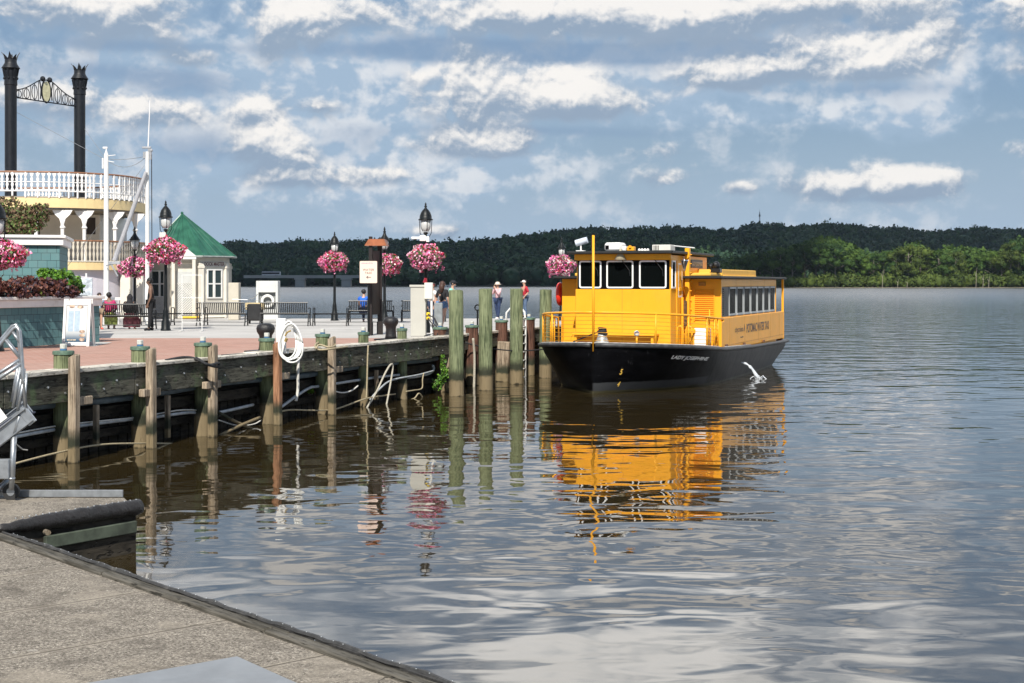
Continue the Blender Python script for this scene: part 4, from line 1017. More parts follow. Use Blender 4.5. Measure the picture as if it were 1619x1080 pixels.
bp = bench(1.78, True, 'empty black slatted bench right of the dock office, beside the loaded cart'); putb(bp, 349, 515.5)
def db(x, feet, label, rz=0.0):
    p = G(x, feet); return dup(bp, (p.x, p.y + .3, DECK), rz, label)
db(449, 515.5, 'empty black slatted bench in front of the life ring cabinet')
db(586, 509.5, 'black slatted bench behind the brown kiosk with the man in blue on it'); db(669, 509, 'black slatted bench behind the beige cabinet', 0.0)
bk = bench(2.5, False, 'long backless black bench in front of the dock office', nm='backless_bench'); putb(bk, 270, 515)
pp = G(548, 515.5); dup(bk, (pp.x, pp.y + .3, DECK), 0, 'long backless black bench left of the brown sign kiosk')
# white barrier frame
p = G(301, 524); t = thing('folding_barrier', 'thin white folding barrier frame behind the tall lamp by the dock office', 'barrier', (p.x, p.y + .25, DECK))
mb = MB()
for x in (-.33, .33): mb.tube([(x, 0, .02), (x, 0, 1.85)], .012, 6); mb.tube([(x, -.3, .012), (x, .3, .012)], .014, 6)
for z in (.3, 1.1, 1.85): mb.tube([(-.33, 0, z), (.33, 0, z)], .010, 6)
mb.build('frame', white_paint, t)
mb = MB(); mb.tube([(-.33, 0, .42), (.33, 0, .42)], .012, 6); mb.tube([(-.33, -.02, .52), (.33, -.02, .52)], .012, 6); mb.build('crossbar', black_iron, t)
# ------------------------------------------------------------------ loaded cart
p = G(397, 513); t = thing('cart', 'black loaded hand cart between the two empty benches', 'cart', (p.x, p.y + .9, DECK))
mb = MB(); mb.cbox(-.28, .28, -.3, .3, .12, .78, .05); mb.build('bin', M('black plastic', (.015, .015, .016), .5, .4, 5), t)
mb = MB(); mb.tube([(-.22, .2, .75), (-.3, .22, .95), (-.1, .22, 1.0), (.05, .22, 1.15)], .018, 6); mb.tube([(-.05, 0, .78), (.02, 0, .92), (.15, 0, .92), (.2, 0, .78)], .018, 6); mb.tube([(-.9, 0, .95), (-.3, 0, .93)], .015, 6); mb.build('handle', alum, t)
mb = MB(); mb.cbox(-.36, .36, -.25, .2, .55, .82, .02); mb.build('bundle', M('tan canvas', (.5, .4, .22), .8), t)
for x in (-.24, .24): MB().tube([(x - .03, .1, .1), (x + .03, .1, .1)], .1, 12).build('wheel', black_metal, t)
# ------------------------------------------------------------------ life ring cabinet
p = G(423, 505.5); t = thing('life_ring_cabinet', 'pale grey cabinet with a recessed niche holding a white life ring', 'cabinet', (p.x, p.y, DECK), 0)
lg = M('pale grey cabinet paint', (.56, .57, .55), .5, .06, 3)
mb = MB(); w = .47
mb.cbox(-w, w, .05, .5, 0, 1.68, .02); mb.cbox(-w, -w + .1, -.15, .06, 0, 1.68, .01); mb.cbox(w - .1, w, -.15, .06, 0, 1.68, .01); mb.cbox(-w + .1, w - .1, -.15, .06, 1.18, 1.68, .01); mb.cbox(-w + .1, w - .1, -.15, .06, 0, .45, .01)
mb.build('housing', lg, t)
MB().box(-w + .1, w - .1, .03, .048, .45, 1.18).build('niche_back', M('dark grey niche', (.22, .23, .23), .6), t)
o = MB().torus((0, 0, 0), .235, .062, (0, 1, 0), 28, 12).build('life_ring', M('white life ring', (.78, .77, .72), .5, .06, 5), smooth=True); o.location = p + Vector((.02, -.1, .80))
tag(o, 'white life ring hanging in the niche of the grey cabinet', 'life ring')
# beige box right of the dock office
p = G(368, 506); o = MB().cbox(-.2, .25, 0, .5, 0, 1.6, .02).build('utility_box', M('beige box', (.5, .46, .38), .6, .06, 3)); o.location = (p.x, p.y, DECK); tag(o, 'narrow beige utility box at the right side of the dock office', 'utility box')
mb = MB()
for x in np.arange(-8, 6, 2.0): pass
# ------------------------------------------------------------------ kiosk and water taxi sign
brn = M('dark brown metal', (.012, .007, .006), .5, .25, 8); cop = M('copper coloured roof', (.33, .11, .045), .45, .2, 6)
pa = G(586, 530); pb = G(603, 528)
t = thing('map_kiosk', 'tall dark brown kiosk with a small copper roof on two posts', 'kiosk', pa, 0)
yy = .0; zt = (528 - 372) * pa.y / F
mb = MB(); mb.cbox(-.055, .055, -.055, .055, 0, zt, .01); mb.cbox(-.07, .07, -.07, .07, 0, .4, .01); mb.build('post', brn, t)
dxp = pb.x - pa.x; mb = MB(); mb.cbox(dxp - .07, dxp + .07, .5, .64, 0, zt - .1, .01); mb.cbox(dxp - .09, dxp + .09, .48, .66, 0, .4, .01); mb.build('post', brn, t)
m4 = frame((.0, .03, 0), (dxp, .55, 0), (0, 0, 1)); Lp = math.hypot(dxp, .55)
mb = MB(); mb.cbox(.03, Lp - .02, .62, zt - .42, -.05, .05, .01, m4); mb.build('panel', brn, t)
mb = MB(); A_ = [(-.18, zt - .28), (.5, zt - .28), (.42, zt - .08), (-.05, zt - .08)]
mb.add([(x, y, z) for y in (-.12, .7) for x, z in A_], [(0, 1, 2, 3), (7, 6, 5, 4), (0, 4, 5, 1), (1, 5, 6, 2), (2, 6, 7, 3), (3, 7, 4, 0)]); mb.build('roof', cop, t)
ps = G(583.5, 531) + Vector((0, -.12, 0)); t = thing('direction_sign', 'pale peach sign reading WATER TAXI with an arrow pointing left on a black post', 'sign', ps, 0)
zs = (531 - 430) * ps.y / F; mb = MB(); mb.tube([(0, 0, 0), (0, 0, zs)], .035, 10); mb.build('post', black_iron, t)
w_, h_ = .26, .33
sg = MB(); O = rrect(-w_, w_, -h_, h_, .03); n = len(O); sg.add([(x, y, z + zs) for y in (-.075, -.05) for x, z in O], [tuple(range(n)), tuple(range(n, 2 * n))[::-1]] + [((i + 1) % n, i, n + i, n + (i + 1) % n) for i in range(n)])
sgo = sg.build('sign_board', M('peach sign face', (.80, .62, .52), .45, .02, 3), t)
dk = M('dark sign lettering', (.09, .07, .07), .6); fr = lambda z, x=0: frame((x, -.078, zs + z), (1, 0, 0), (0, 0, 1))
text('WATER', 1, dk, sgo, fr(.065), fit=(.34, .065), bold=.01, space=1.2); text('TAXI', 1, dk, sgo, fr(-.03), fit=(.20, .065), bold=.01, space=1.2)
text('alexandria', 1, M('violet lettering', (.32, .25, .42), .6), sgo, fr(.27, -.04), name='small_lettering', fit=(.34, .045))
ar = MB(); 
ar.box(-.04, .08, -.081, -.077, zs - .163, zs - .147); ar.add([(-.07, -.081, zs - .155), (-.02, -.081, zs - .115), (.0, -.081, zs - .115), (-.04, -.081, zs - .155), (.0, -.081, zs - .195), (-.02, -.081, zs - .195)], [(0, 1, 2, 3), (0, 3, 4, 5)]); ar.build('arrow', dk, sgo)
# ------------------------------------------------------------------ mooring bollards
def bollard(x, basey, topy, label):
    p = G(x, basey); h = (basey - topy) * p.y / F * .98
    t = thing('bollard', label, 'bollard', (p.x, p.y, DECK), ANG, 'black cast iron mooring bollards')
    iron = M('bollard iron', (.012, .0115, .013), .5, .3, 6, bmp=.01)
    MB().lathe([(.17, .04), (.155, .12), (.14, h * .45), (.15, h * .58), (.20, h * .70), (.215, h * .82), (.19, h * .93), (.12, h * .99), (.01, h)], 20).build('post', iron, t, smooth=True)
    MB().cbox(-.33, .33, -.42, .42, .008, .05, .015).build('base_plate', iron, t)
bollard(420, 557, 510, 'black mushroom bollard behind the pile left of the hose coil'); bollard(618, 538, 500, 'black mushroom bollard right of the brown sign kiosk')
# hose pedestal and coil
p = G(443, 560); t = thing('hose_stand', 'white pedestal post behind the coiled white hose', 'post', (p.x, p.y, DECK), 0)
MB().cbox(-.09, .12, 0, .12, .008, .80, .01).build('post', white_paint, t); MB().cbox(-.15, .18, -.02, .14, .008, .05, .01).build('base', white_paint, t)
mb = MB(); c0 = Vector((0, 0, 0))
for i in range(5):
    a = .19 + i * .014; bb2 = .40 + .03 * math.sin(i * 2); ox = -.05 + i * .028; oz = .02 * math.sin(i * 3) - .012 * i
    mb.tube([(ox + a * math.cos(q) * (1 - .25 * math.sin(q)) , -.03 * i + .06 * math.sin(q + i), oz + bb2 * math.sin(q)) for q in [2 * math.pi * k / 30 for k in range(31)]], .019, 8)
o = mb.build('hose_coil', M('white hose', (.78, .78, .75), .4, .05, 5), smooth=True); o.location = PD(458, 538, 31.5); tag(o, 'coiled white hose hanging in loops over the bulkhead edge', 'hose')
q = MB(); q.tube([(-.08, -.15, .1), (-.03, -.16, .18), (.05, -.16, .22)], .02, 6); q.tube([(-.07, -.15, -.02), (-.04, -.17, .05)], .035, 8); q.build('fitting', M('brass fitting', (.35, .24, .08), .5), o)
# ------------------------------------------------------------------ electric cabinet and pedestal
bg_ = M('beige cabinet paint', (.46, .45, .40), .55, .04, 3, dirt=(.40, .38, .33))
p = G(661, 532); sc = p.y / F; t = thing('electric_cabinet', 'tall beige electric cabinet at the promenade edge', 'cabinet', (p.x, p.y, DECK), 0)
w = 12 * sc; h = 80 * sc
mb = MB(); mb.cbox(-w, w, 0, .45, 0, h, .015); 
for i in range(4): mb.box(-w + .05 + i * .1, -w + .06 + i * .1, -.004, .002, .1, h - .1)
mb.build('housing', bg_, t); MB().cbox(-w - .03, w + .03, -.03, .48, h - .04, h + .03, .01).build('top', bg_, t)
p2 = p + Vector((16 * sc, -.1, 0)); t = thing('power_pedestal', 'white power box with yellow plugs on a pale post, joined to the beige cabinet', 'power box', (p2.x, p2.y, DECK), 0)
mb = MB(); mb.cbox(-.11, .14, 0, .25, (532 - 473) * sc, (532 - 447) * sc, .015); mb.build('meter_box', M('ivory box', (.66, .65, .58), .4, .03, 3), t)
mb = MB(); mb.tube([(.10, .1, 0), (.10, .1, 1.15)], .035, 8); mb.build('post', white_paint, t)
mb = MB(); mb.cbox(-.05, .06, -.02, .06, .62, .72, .02); mb.cbox(-.05, .06, -.02, .06, .50, .59, .02); mb.build('plug', M('yellow plug', (.75, .52, .03), .4), t)
mb = MB(); mb.cbox(.17, .42, .15, .35, .0, 1.0, .02); mb.build('grey_box', M('grey steel box', (.22, .24, .25), .5), t)
mb = MB(); mb.tube([(.0, -.02, .66), (.2, -.1, .55), (.32, -.12, .3), (.28, -.1, .0)], .018, 6); mb.tube([(.0, -.02, .55), (.12, -.1, .4), (.18, -.12, .1), (-.1, -.2, .02)], .018, 6); mb.build('cable', black_rope, t, smooth=True)
mb = MB(); mb.tube([(0, 0, 0), (.02, 0, .14)], [.07, .04], 8); o = mb.build('siren_light', M('dark red lens', (.25, .01, .02), .3)); o.location = PD(672, 447, p.y - .0); tag(o, 'small dark red beacon on top of the beige electric cabinet', 'beacon')
# dark heap of cable at corner
p = G(700, 534); mb = MB()
for i in range(5): mb.torus((0, 0, .04 + i * .045), .26 - .02 * i, .028, (.05 * math.sin(i), .05, 1))
o = mb.build('cable_coil', black_rope, smooth=True); o.location = (p.x, p.y, DECK + .01); tag(o, 'black cable coiled on the dock corner beside the brown pile', 'cable')
# black pump handle thing
p = G(755, 524); t = thing('valve_post', 'small black valve post between the first two tall pilings', 'valve', (p.x, p.y, DECK), 0)
MB().tube([(0, 0, 0), (0, 0, .7)], .03, 8).build('post', black_iron, t); MB().torus((0, 0, .78), .09, .025, (.3, 1, 0)).build('wheel', black_iron, t, smooth=True)
p = G(729, 524); o = MB().tube([(0, 0, 0), (0, 0, .95)], [.05, .045], 8).build('marker_post', M('salmon post', (.5, .2, .15), .6)); o.location = (p.x, p.y, DECK); tag(o, 'short salmon coloured post just right of the nearest tall piling', 'post')
# ------------------------------------------------------------------ A-frame menu board
p0 = G(98, 548); p1 = G(141, 548); t = thing('menu_board', 'white A-frame menu board with a poster beside the teal planter', 'sandwich board', (p0.x, p0.y, DECK), 0)
w = (p1 - p0).length; hh = 76 * p0.y / F
def panel(tilt, off, w0, nm):
    m4 = Matrix.Translation((0, off, .0)) @ Matrix.Rotation(tilt, 4, 'X')
    mb = MB(); mb.cbox(0, .07, -.025, .025, 0, hh, .006, m4); mb.cbox(w - .07, w, -.025, .025, 0, hh, .006, m4); mb.cbox(.07, w - .07, -.02, .02, hh - .16, hh - .05, .006, m4); mb.cbox(.07, w - .07, -.02, .02, .02, .11, .006, m4)
    for i in range(3): mb.cbox(.14 + i * .17, .26 + i * .17, -.02, .02, hh - .05, hh - .0, .006, m4)
    return mb.build(nm, white_paint, t), m4
f1, m1 = panel(math.radians(-9), 0, w, 'frame'); f2, m2 = panel(math.radians(9), .52, w, 'frame')
pm, nt, b = newmat('menu poster'); P = coords(nt, 'Object'); x, y, z = sep(nt, P)
g = smooth(z, .45, .12); n_ = smooth(nz(nt, vscale(nt, P, (3, 1, 18)), 2, 3), .45, .55)
col = mixc(nt, g, (.58, .60, .59), (.03, .08, .14)); setc(nt, b, col); b.inputs['Roughness'].default_value = .3
mb = MB(); mb.add([m1 @ Vector(v) for v in ((.08, -.012, .12), (w - .08, -.012, .12), (w - .08, -.012, hh - .17), (.08, -.012, hh - .17))], [(0, 1, 2, 3)]); mb.add([m1 @ Vector(v) for v in ((.08, .012, .12), (w - .08, .012, .12), (w - .08, .012, hh - .17), (.08, .012, hh - .17))], [(3, 2, 1, 0)]); po = mb.build('poster', pm, t)
def patch(x0, x1, z0, z1, mat, nm, round_=False):
    mb = MB(); 
    if round_:
        cx, cz = (x0 + x1) / 2, (z0 + z1) / 2; P_ = [m1 @ Vector((cx + (x1 - x0) / 2 * math.cos(a), -.016, cz + (z1 - z0) / 2 * math.sin(a))) for a in [2 * math.pi * i / 14 for i in range(14)]]; mb.add(P_, [tuple(range(14))])
    else: mb.add([m1 @ Vector(v) for v in ((x0, -.016, z0), (x1, -.016, z0), (x1, -.016, z1), (x0, -.016, z1))], [(0, 1, 2, 3)])
    mb.build(nm, mat, po)
patch(.13, .26, .38, .90, M('pale blue panel', (.36, .46, .55), .4, .1, 14), 'menu_column'); patch(.29, .42, .38, .90, M('pale blue panel', (.56, .66, .74)), 'menu_column')
fd = M('food picture', (.42, .30, .22), .5, .7, 12); 
for a in ((.14, .28, .97, 1.05), (.34, .50, .96, 1.04), (w - .26, w - .12, .33, .42), (w - .26, w - .12, .24, .32), (w - .26, w - .12, .13, .22)): patch(*a, fd, 'food_picture', True)
patch(.12, .34, .15, .18, M('sand lettering', (.45, .38, .28), .6, .5, 40), 'caption')
# ------------------------------------------------------------------ dock office (octagonal, green roof)
cream = M('cream painted wall', (.64, .60, .52), .6, .06, 2, dirt=(.48, .44, .36))
ctr = Vector((-14.72, 65.0, DECK)); t = thing('dock_office', 'small cream octagonal dock office with a green metal pyramid roof', 'building', ctr)
Rr_ = 1.86; a0 = math.radians(17 - 90) 
ang = [math.radians(-17 - 45 * i) for i in range(8)]
corn = [Vector((Rr_ * math.cos(a), Rr_ * math.sin(a), 0)) for a in ang]     # going round from right towards the camera
grn = None
def roof_mat():
    m, nt, b = newmat('green standing seam roof'); P = coords(nt, 'Object')
    n_ = nz(nt, P, 2.5, 5, .6); setc(nt, b, mixc(nt, smooth(n_, .35, .7), (.012, .075, .048), (.028, .13, .082))); b.inputs['Roughness'].default_value = .38; return m
grn = roof_mat()
HW = 2.78
mb = MB(); mb.prism([(c.x, c.y) for c in corn][::-1], 0, HW); mb.build('wall', cream, t)
mb = MB(); ro = 2.18; oc = [Vector((ro * math.cos(a), ro * math.sin(a), HW + .02)) for a in ang]; ap = Vector((-.35, 0, HW + 1.98))
mb.add(oc + [ap], [(i + 1 if i < 7 else 0, i, 8) for i in range(8)] + [tuple(range(8))])
for i in range(8):
    a, b = oc[i], oc[(i + 1) % 8]; mb.tube([a, ap], .03, 5)
    for k in range(1, 4):
        s = a.lerp(b, k / 4); m_ = ap.lerp(s, .99); top = s.lerp(ap, 1 - abs(k / 4 - .5) * 0 - .12 * (1 if k != 2 else .0) - .25 * (1 if k != 2 else 0))
        mb.tube([s + Vector((0, 0, .01)), top + Vector((0, 0, .02))], .014, 4)
mb.ball((ap.x, ap.y, ap.z + .02), .07, n=8, m=5)
mb.build('roof', grn, t)
mb = MB(); o2 = [c * (2.2 / ro) for c in oc]
for i in range(8):
    a, b = oc[i] * 1.0, oc[(i + 1) % 8] * 1.0; mb.tube([Vector((a.x, a.y, HW - .02)), Vector((b.x, b.y, HW - .02))], .05, 6)
mb.build('gutter', M('grey gutter', (.25, .27, .26), .5), t)
mb = MB()
for i in range(8):
    a, b = corn[i], corn[(i + 1) % 8]; mb.tube([Vector((a.x, a.y, HW - .30)), Vector((b.x, b.y, HW - .30))], .05, 4); mb.tube([Vector((a.x, a.y, .06)), Vector((b.x, b.y, .06))], .05, 4)
    mb.cbox(-.13, .13, -.07, .07, 0, HW - .3, .02, Matrix.Translation(a) @ Matrix.Rotation(ang[i] + math.pi / 2, 4, 'Z')); mb.cbox(-.16, .16, -.10, .10, HW - .55, HW - .42, .02, Matrix.Translation(a) @ Matrix.Rotation(ang[i] + math.pi / 2, 4, 'Z'))
mb.build('pilaster', cream, t)
def facet(i):
    a, b = corn[(i + 1) % 8], corn[i]; c = (a + b) / 2; xa = (b - a).normalized()
    return frame(c, xa, (0, 0, 1)), (b - a).length      # z axis points outwards or inwards
dgl, nt_, b_ = newmat('office window glass'); b_.inputs['Base Color'].default_value = (.02, .035, .035, 1); b_.inputs['Roughness'].default_value = .08
def owin(i, x0, x1, z0, z1, split=True):
    m4, wd = facet(i); n_ = m4.to_3x3().col[2]; sg = 1 if n_.dot(Vector(corn[i])) > 0 else -1
    mb = MB(); w = .06
    def bx(a, b, c, d, e=.05): mb.cbox(a, b, c, d, 0 if sg > 0 else -e, e if sg > 0 else 0, .006, m4)
    bx(x0 - w, x0, z0 - w, z1 + w); bx(x1, x1 + w, z0 - w, z1 + w); bx(x0, x1, z0 - w, z0); bx(x0, x1, z1, z1 + w)
    if split: bx(x0, x1, (z0 + z1) / 2 - .03, (z0 + z1) / 2 + .03, .04)
    fo = mb.build('window', white_paint, t)
    g = MB(); zz = .012 * sg; g.add([m4 @ Vector(v) for v in ((x0, z0, zz), (x1, z0, zz), (x1, z1, zz), (x0, z1, zz))], [(0, 1, 2, 3)]); g.build('pane', dgl, fo)
    return m4, sg
owin(0, -.33, -.06, .95, 2.15); owin(0, .06, .40, .95, 2.15)
owin(2, -.45, .05, 1.0, 2.1); owin(2, .17, .42, 1.0, 2.1)
owin(3, -.35, .35, 1.0, 2.1)
m4, wd = facet(0); sg = 1 if m4.to_3x3().col[2].dot(Vector(corn[0])) > 0 else -1
mb = MB(); mb.cbox(-.62, .62, 2.30, 2.56, 0, .04 * sg, .004, m4) if sg > 0 else mb.cbox(-.62, .62, 2.30, 2.56, -.04, 0, .004, m4)
sb = mb.build('sign_board', M('grey white sign', (.52, .50, .46), .5, .05, 3), t)
fm = m4.copy(); 
if sg > 0: fm = m4 @ Matrix.Translation((0, 2.43, .045))
else: fm = m4 @ Matrix.Translation((0, 2.43, -.045))
text('DOCK MASTER', 1, M('dark red lettering', (.11, .03, .03), .6), sb, fm, fit=(1.12, .17), bold=.02)
# door facet with porch gable
m4, wd = facet(1); sg = 1 if m4.to_3x3().col[2].dot(Vector(corn[1])) > 0 else -1
def sx(m4, sg, poly, z0, z1):
    a, b = (z0, z1) if sg > 0 else (-z1, -z0); n = len(poly)
    return [m4 @ Vector((p[0], p[1], a)) for p in poly] + [m4 @ Vector((p[0], p[1], b)) for p in poly], [tuple(range(n))[::-1], tuple(range(n, 2 * n))] + [(i, (i + 1) % n, n + (i + 1) % n, n + i) for i in range(n)]
mb = MB(); mb.add(*sx(m4, sg, [(-.55, HW - .0), (.55, HW - .0), (0, HW + .42)], .0, .45)); mb.add(*sx(m4, sg, [(-.55, HW - .14), (.55, HW - .14), (.55, HW), (-.55, HW)], 0, .42))
gb_ = mb.build('gable', white_paint, t)
mb = MB(); mb.add(*sx(m4, sg, [(-.10, HW + .15), (0, HW + .02), (.10, HW + .15), (0, HW + .30)], .452, .46)); mb.build('emblem', M('red emblem', (.42, .06, .04), .5), gb_)
mb = MB(); mb.add(*sx(m4, sg, [(-.36, .02), (.36, .02), (.36, 2.1), (-.36, 2.1)], .0, .03)); do = mb.build('door', M('pale grey door', (.50, .51, .50), .5, .05, 5), t)
mb = MB()
for x in (-.45, .45): mb.add(*sx(m4, sg, [(x - .07, 0), (x + .07, 0), (x + .07, HW - .14), (x - .07, HW - .14)], .28, .40))
mb.build('porch_post', cream, t)
# lattice skirt panels
lat = MB(); 
for i in (1, 2, 3):
    m4, wd = facet(i); sg = 1 if m4.to_3x3().col[2].dot(Vector(corn[i])) > 0 else -1; L2 = wd / 2 - .12
    zt_ = .92 if i != 1 else 1.6
    if i == 1: L2 = .34
    for k in range(-14, 30):
        for s in (1, -1):
            pts = []
            x = -L2 + k * .11
            xa, za, xb, zb = x, .1, x + (zt_ - .1), zt_
            if s < 0: xa, xb = xb, xa
            if xa < -L2: za += (-L2 - xa) * (zb - za) / (xb - xa) if xb != xa else 0; xa = -L2
            if xb < -L2 or xa > L2 and xb > L2: continue
            ok = True
            # clip against both sides
            def cl_(xa, za, xb, zb, lim, gt):
                ia = xa > lim if gt else xa < lim; ib = xb > lim if gt else xb < lim
                if ia and ib: return None
                if ia: tt = (lim - xa) / (xb - xa); xa, za = lim, za + (zb - za) * tt
                if ib: tt = (lim - xa) / (xb - xa); xb, zb = lim, za + (zb - za) * tt
                return xa, za, xb, zb
            r_ = cl_(xa, za, xb, zb, -L2, False)
            if r_: r_ = cl_(*r_, L2, True)
            if not r_ or abs(r_[0] - r_[2]) < .02: continue
            xa, za, xb, zb = r_; zz = .05 * sg
            lat.tube([m4 @ Vector((xa, za, zz)), m4 @ Vector((xb, zb, zz))], .014, 3, caps=False)
    lat.build('lattice', white_paint, t); lat = MB()
MB().cbox(.2, .9, -2.4, -1.95, .0, .12, .02).build('yellow_step', M('yellow step', (.7, .42, .02), .6), t)
# ------------------------------------------------------------------ teal planter and kiosk
def shingle_mat():
    m, nt, b = newmat('teal shingles'); P = coords(nt, 'Object')
    x, y, z = sep(nt, P); n_ = nz(nt, P, 3, 5, .6)
    t_ = nt.nodes.new('ShaderNodeTexBrick'); nt.links.new(comb(nt, x + y, z, 0).k, t_.inputs['Vector']); t_.inputs['Scale'].default_value = 1
    t_.inputs['Brick Width'].default_value = .24; t_.inputs['Row Height'].default_value = .20; t_.inputs['Mortar Size'].default_value = .006; t_.offset = .37
    t_.inputs['Color1'].default_value = (.075, .175, .185, 1); t_.inputs['Color2'].default_value = (.105, .215, .22, 1); t_.inputs['Mortar'].default_value = (.02, .05, .055, 1)
    col = mixc(nt, smooth(n_, .4, .7) * .35, E(nt, t_.outputs[0]), (.13, .20, .20)); setc(nt, b, col); b.inputs['Roughness'].default_value = .8
    fr = (z * 5).f('FRACT'); bump(nt, b, fr * -1.0, .02); return m
shing = shingle_mat()
pl = thing('planter', 'low teal shingled planter wall with a broad white cap', 'planter', NU(-23.78, 24, DECK), ANG)
MB().cbox(-6, 0, -6, 7.95, 0, 1.0, .01).build('shingle_wall', shing, pl)
mb = MB(); mb.cbox(-6.02, .06, -6.05, 8.0, .98, 1.17, .015); mb.cbox(-6.04, .12, -6.05, 8.06, 1.17, 1.25, .012); mb.build('white_cap', white_paint, pl)
MB().box(-5.8, -.2, -5.8, 7.7, 1.25, 1.262).build('soil', M('dark soil', (.03, .022, .015), .95, .3, 8), pl)
kt = thing('kiosk_building', 'small teal shingled building with a deep white cornice behind the planter', 'building', (-12.2, 38.4, DECK), math.radians(14))
MB().cbox(-6, 0, 0, 3.5, 0, 2.6, .01).build('shingle_wall', shing, kt)
mb = MB(); mb.cbox(-6.1, .10, -.10, 3.6, 2.6, 2.80, .015); mb.cbox(-6.2, .16, -.16, 3.66, 2.80, 2.88, .01); mb.build('cornice', white_paint, kt)
def bush(name, ctrs, n, size, mats, probs, label, cat='shrub', seed=3, loc=(0, 0, 0), tw=None):
    global rng
    rng = np.random.default_rng(seed); C = np.array([c[:3] for c in ctrs]); S = np.array([c[3:6] for c in ctrs])
    def fn(n):
        k = rng.integers(0, len(C), n); d = rng.normal(size=(n, 3)); d /= np.linalg.norm(d, axis=1)[:, None]
        r = rng.uniform(.45, 1.0, (n, 1)) ** .6; lump = 1 + .15 * np.sin(d[:, :1] * 9 + k[:, None]) + .12 * np.sin(d[:, 2:] * 11)
        return C[k] + d * r * lump * S[k]
    t = thing(name, label, cat, loc); V, Q = leafquads(n, fn, size); c = V.reshape(-1, 4, 3).mean(1)
    f = (np.sin(c[:, 0] * 2.5 + seed) + np.sin(c[:, 2] * 7) + np.sin(c[:, 1] * 3 + 2)) / 6 + .5; u = rng.random(len(Q)) * .6 + f * .4
    mi = np.clip(np.searchsorted(np.cumsum(probs), u * .999), 0, len(mats) - 1)
    npmesh('foliage', V, Q, mats, mi, parent=t)
    mb = MB()
    for c_, s_ in zip(C, S):
        for k in range(5):
            a = rng.uniform(0, 6.28); q = Vector(c_) + Vector((math.cos(a) * s_[0] * .7, math.sin(a) * s_[1] * .7, s_[2] * .6)); mb.tube([(c_[0], c_[1], c_[2] - s_[2]), q], [.02, .006], 5)
    mb.build('stems', M('brown twigs', (.06, .04, .025), .9), t); return t
mar = [M('maroon leaves', (.075, .022, .022), .6, .4, 15, kind='World'), M('brown red leaves', (.13, .045, .028), .6, .4, 15, kind='World'), M('purple leaves', (.045, .022, .035), .6, .4, 15, kind='World'), M('olive leaves', (.10, .12, .02), .6, .4, 15, kind='World')]
grnl = [M('bright green leaves', (.12, .26, .02), .55, .35, 15, kind='World'), M('mid green leaves', (.06, .15, .02), .55, .35, 15, kind='World'), M('dark green leaves', (.025, .06, .015), .6, .35, 15, kind='World')]
def W_(x, y, d): p = PD(x, y, d); return (p.x, p.y, p.z)
bush('maroon_shrub', [(*W_(10, 460, 35.2), .55, .5, .28), (*W_(45, 456, 36.), .5, .5, .32), (*W_(80, 458, 36.6), .45, .5, .28), (*W_(108, 463, 37.2), .3, .4, .2), (*W_(-25, 452, 34.5), .55, .5, .35)], 5200, .05, mar, (.4, .3, .2, .1), 'dense maroon shrubs filling the teal planter, left of the green bush', seed=5)
bush('green_shrub', [(*W_(98, 443, 37.2), .38, .4, .30), (*W_(78, 438, 37.2), .25, .3, .2), (*W_(115, 455, 37.6), .28, .3, .22), (*W_(70, 431, 37.3), .15, .2, .1)], 2600, .05, grnl, (.5, .35, .15), 'bright green bush at the right end of the teal planter', seed=6)
redm = M('red roof petals', (.4, .04, .04), .6, .3, 20)
olv = [M('dull olive leaves', (.10, .095, .04), .7, .4, 15, kind='World'), M('dry brown leaves', (.13, .08, .045), .8, .4, 15, kind='World'), M('fresh olive leaves', (.09, .14, .03), .7, .4, 15, kind='World'), redm]
bush('roof_shrub', [(*W_(18, 338, 39.8), .45, .4, .48), (*W_(45, 346, 39.6), .4, .4, .42), (*W_(62, 338, 39.4), .28, .3, .30), (*W_(-10, 335, 40), .4, .4, .5), (*W_(30, 358, 39.5), .7, .3, .25)], 3600, .045, olv, (.34, .3, .27, .09), 'twiggy reddish green shrub growing on the roof of the teal building', seed=9)
# climbing leaves at the corner pile
bush('wild_vine', [(*W_(700, 575, 40.3), .08, .1, .28), (*W_(704, 590, 40.2), .10, .1, .2), (*W_(692, 608, 40.3), .16, .1, .18), (*W_(698, 600, 40.3), .1, .1, .2)], 700, .035, grnl, (.4, .4, .2), 'green leafy weeds sprouting from the corner timber above the water', 'weeds', seed=10)
bush('wild_vine', [(*W_(491, 617, 34.3), .09, .06, .09)], 90, .035, grnl, (.6, .4, .0), 'small tuft of green weeds on the dark wall beneath the hose coil', 'weeds', seed=11)
# ------------------------------------------------------------------ paddle steamer
sbw = M('steamer white paint', (.76, .74, .72), .5, .04, 2, dirt=(.62, .60, .57)); band = M('cream yellow band', (.74, .57, .29), .5, .05, 3)
st_ = thing('paddle_steamer', 'white double-deck paddle steamer with two black funnels behind the dock office', 'steamboat', (-20, 58, 0))
SO = Vector((-20, 58, 0))
out = [(-34, 57.2), (-24, 55.9), (-20.4, 55.9), (-18.4, 56.1), (-17.1, 56.7), (-16.2, 57.6), (-15.7, 58.8), (-15.55, 60.3), (-15.8, 61.8), (-16.6, 63.4), (-18, 64.8), (-20, 65.8), (-34, 66)]
def dense(P, st):
    R_ = []
    for i in range(len(P) - 1):
        a, b = Vector((*P[i], 0)), Vector((*P[i + 1], 0)); n = max(1, int((b - a).length / st))
        for k in range(n): R_.append(a.lerp(b, k / n))
    return R_ + [Vector((*P[-1], 0))]
def smo(P):
    for _ in range(2):
        Q = [P[0]]
        for a, b in zip(P, P[1:]): Q += [(a[0] * .75 + b[0] * .25, a[1] * .75 + b[1] * .25), (a[0] * .25 + b[0] * .75, a[1] * .25 + b[1] * .75)]
        P = Q + [P[-1]]
    return P
out = smo(out); loc = [(x + 20, y - 58) for x, y in out]
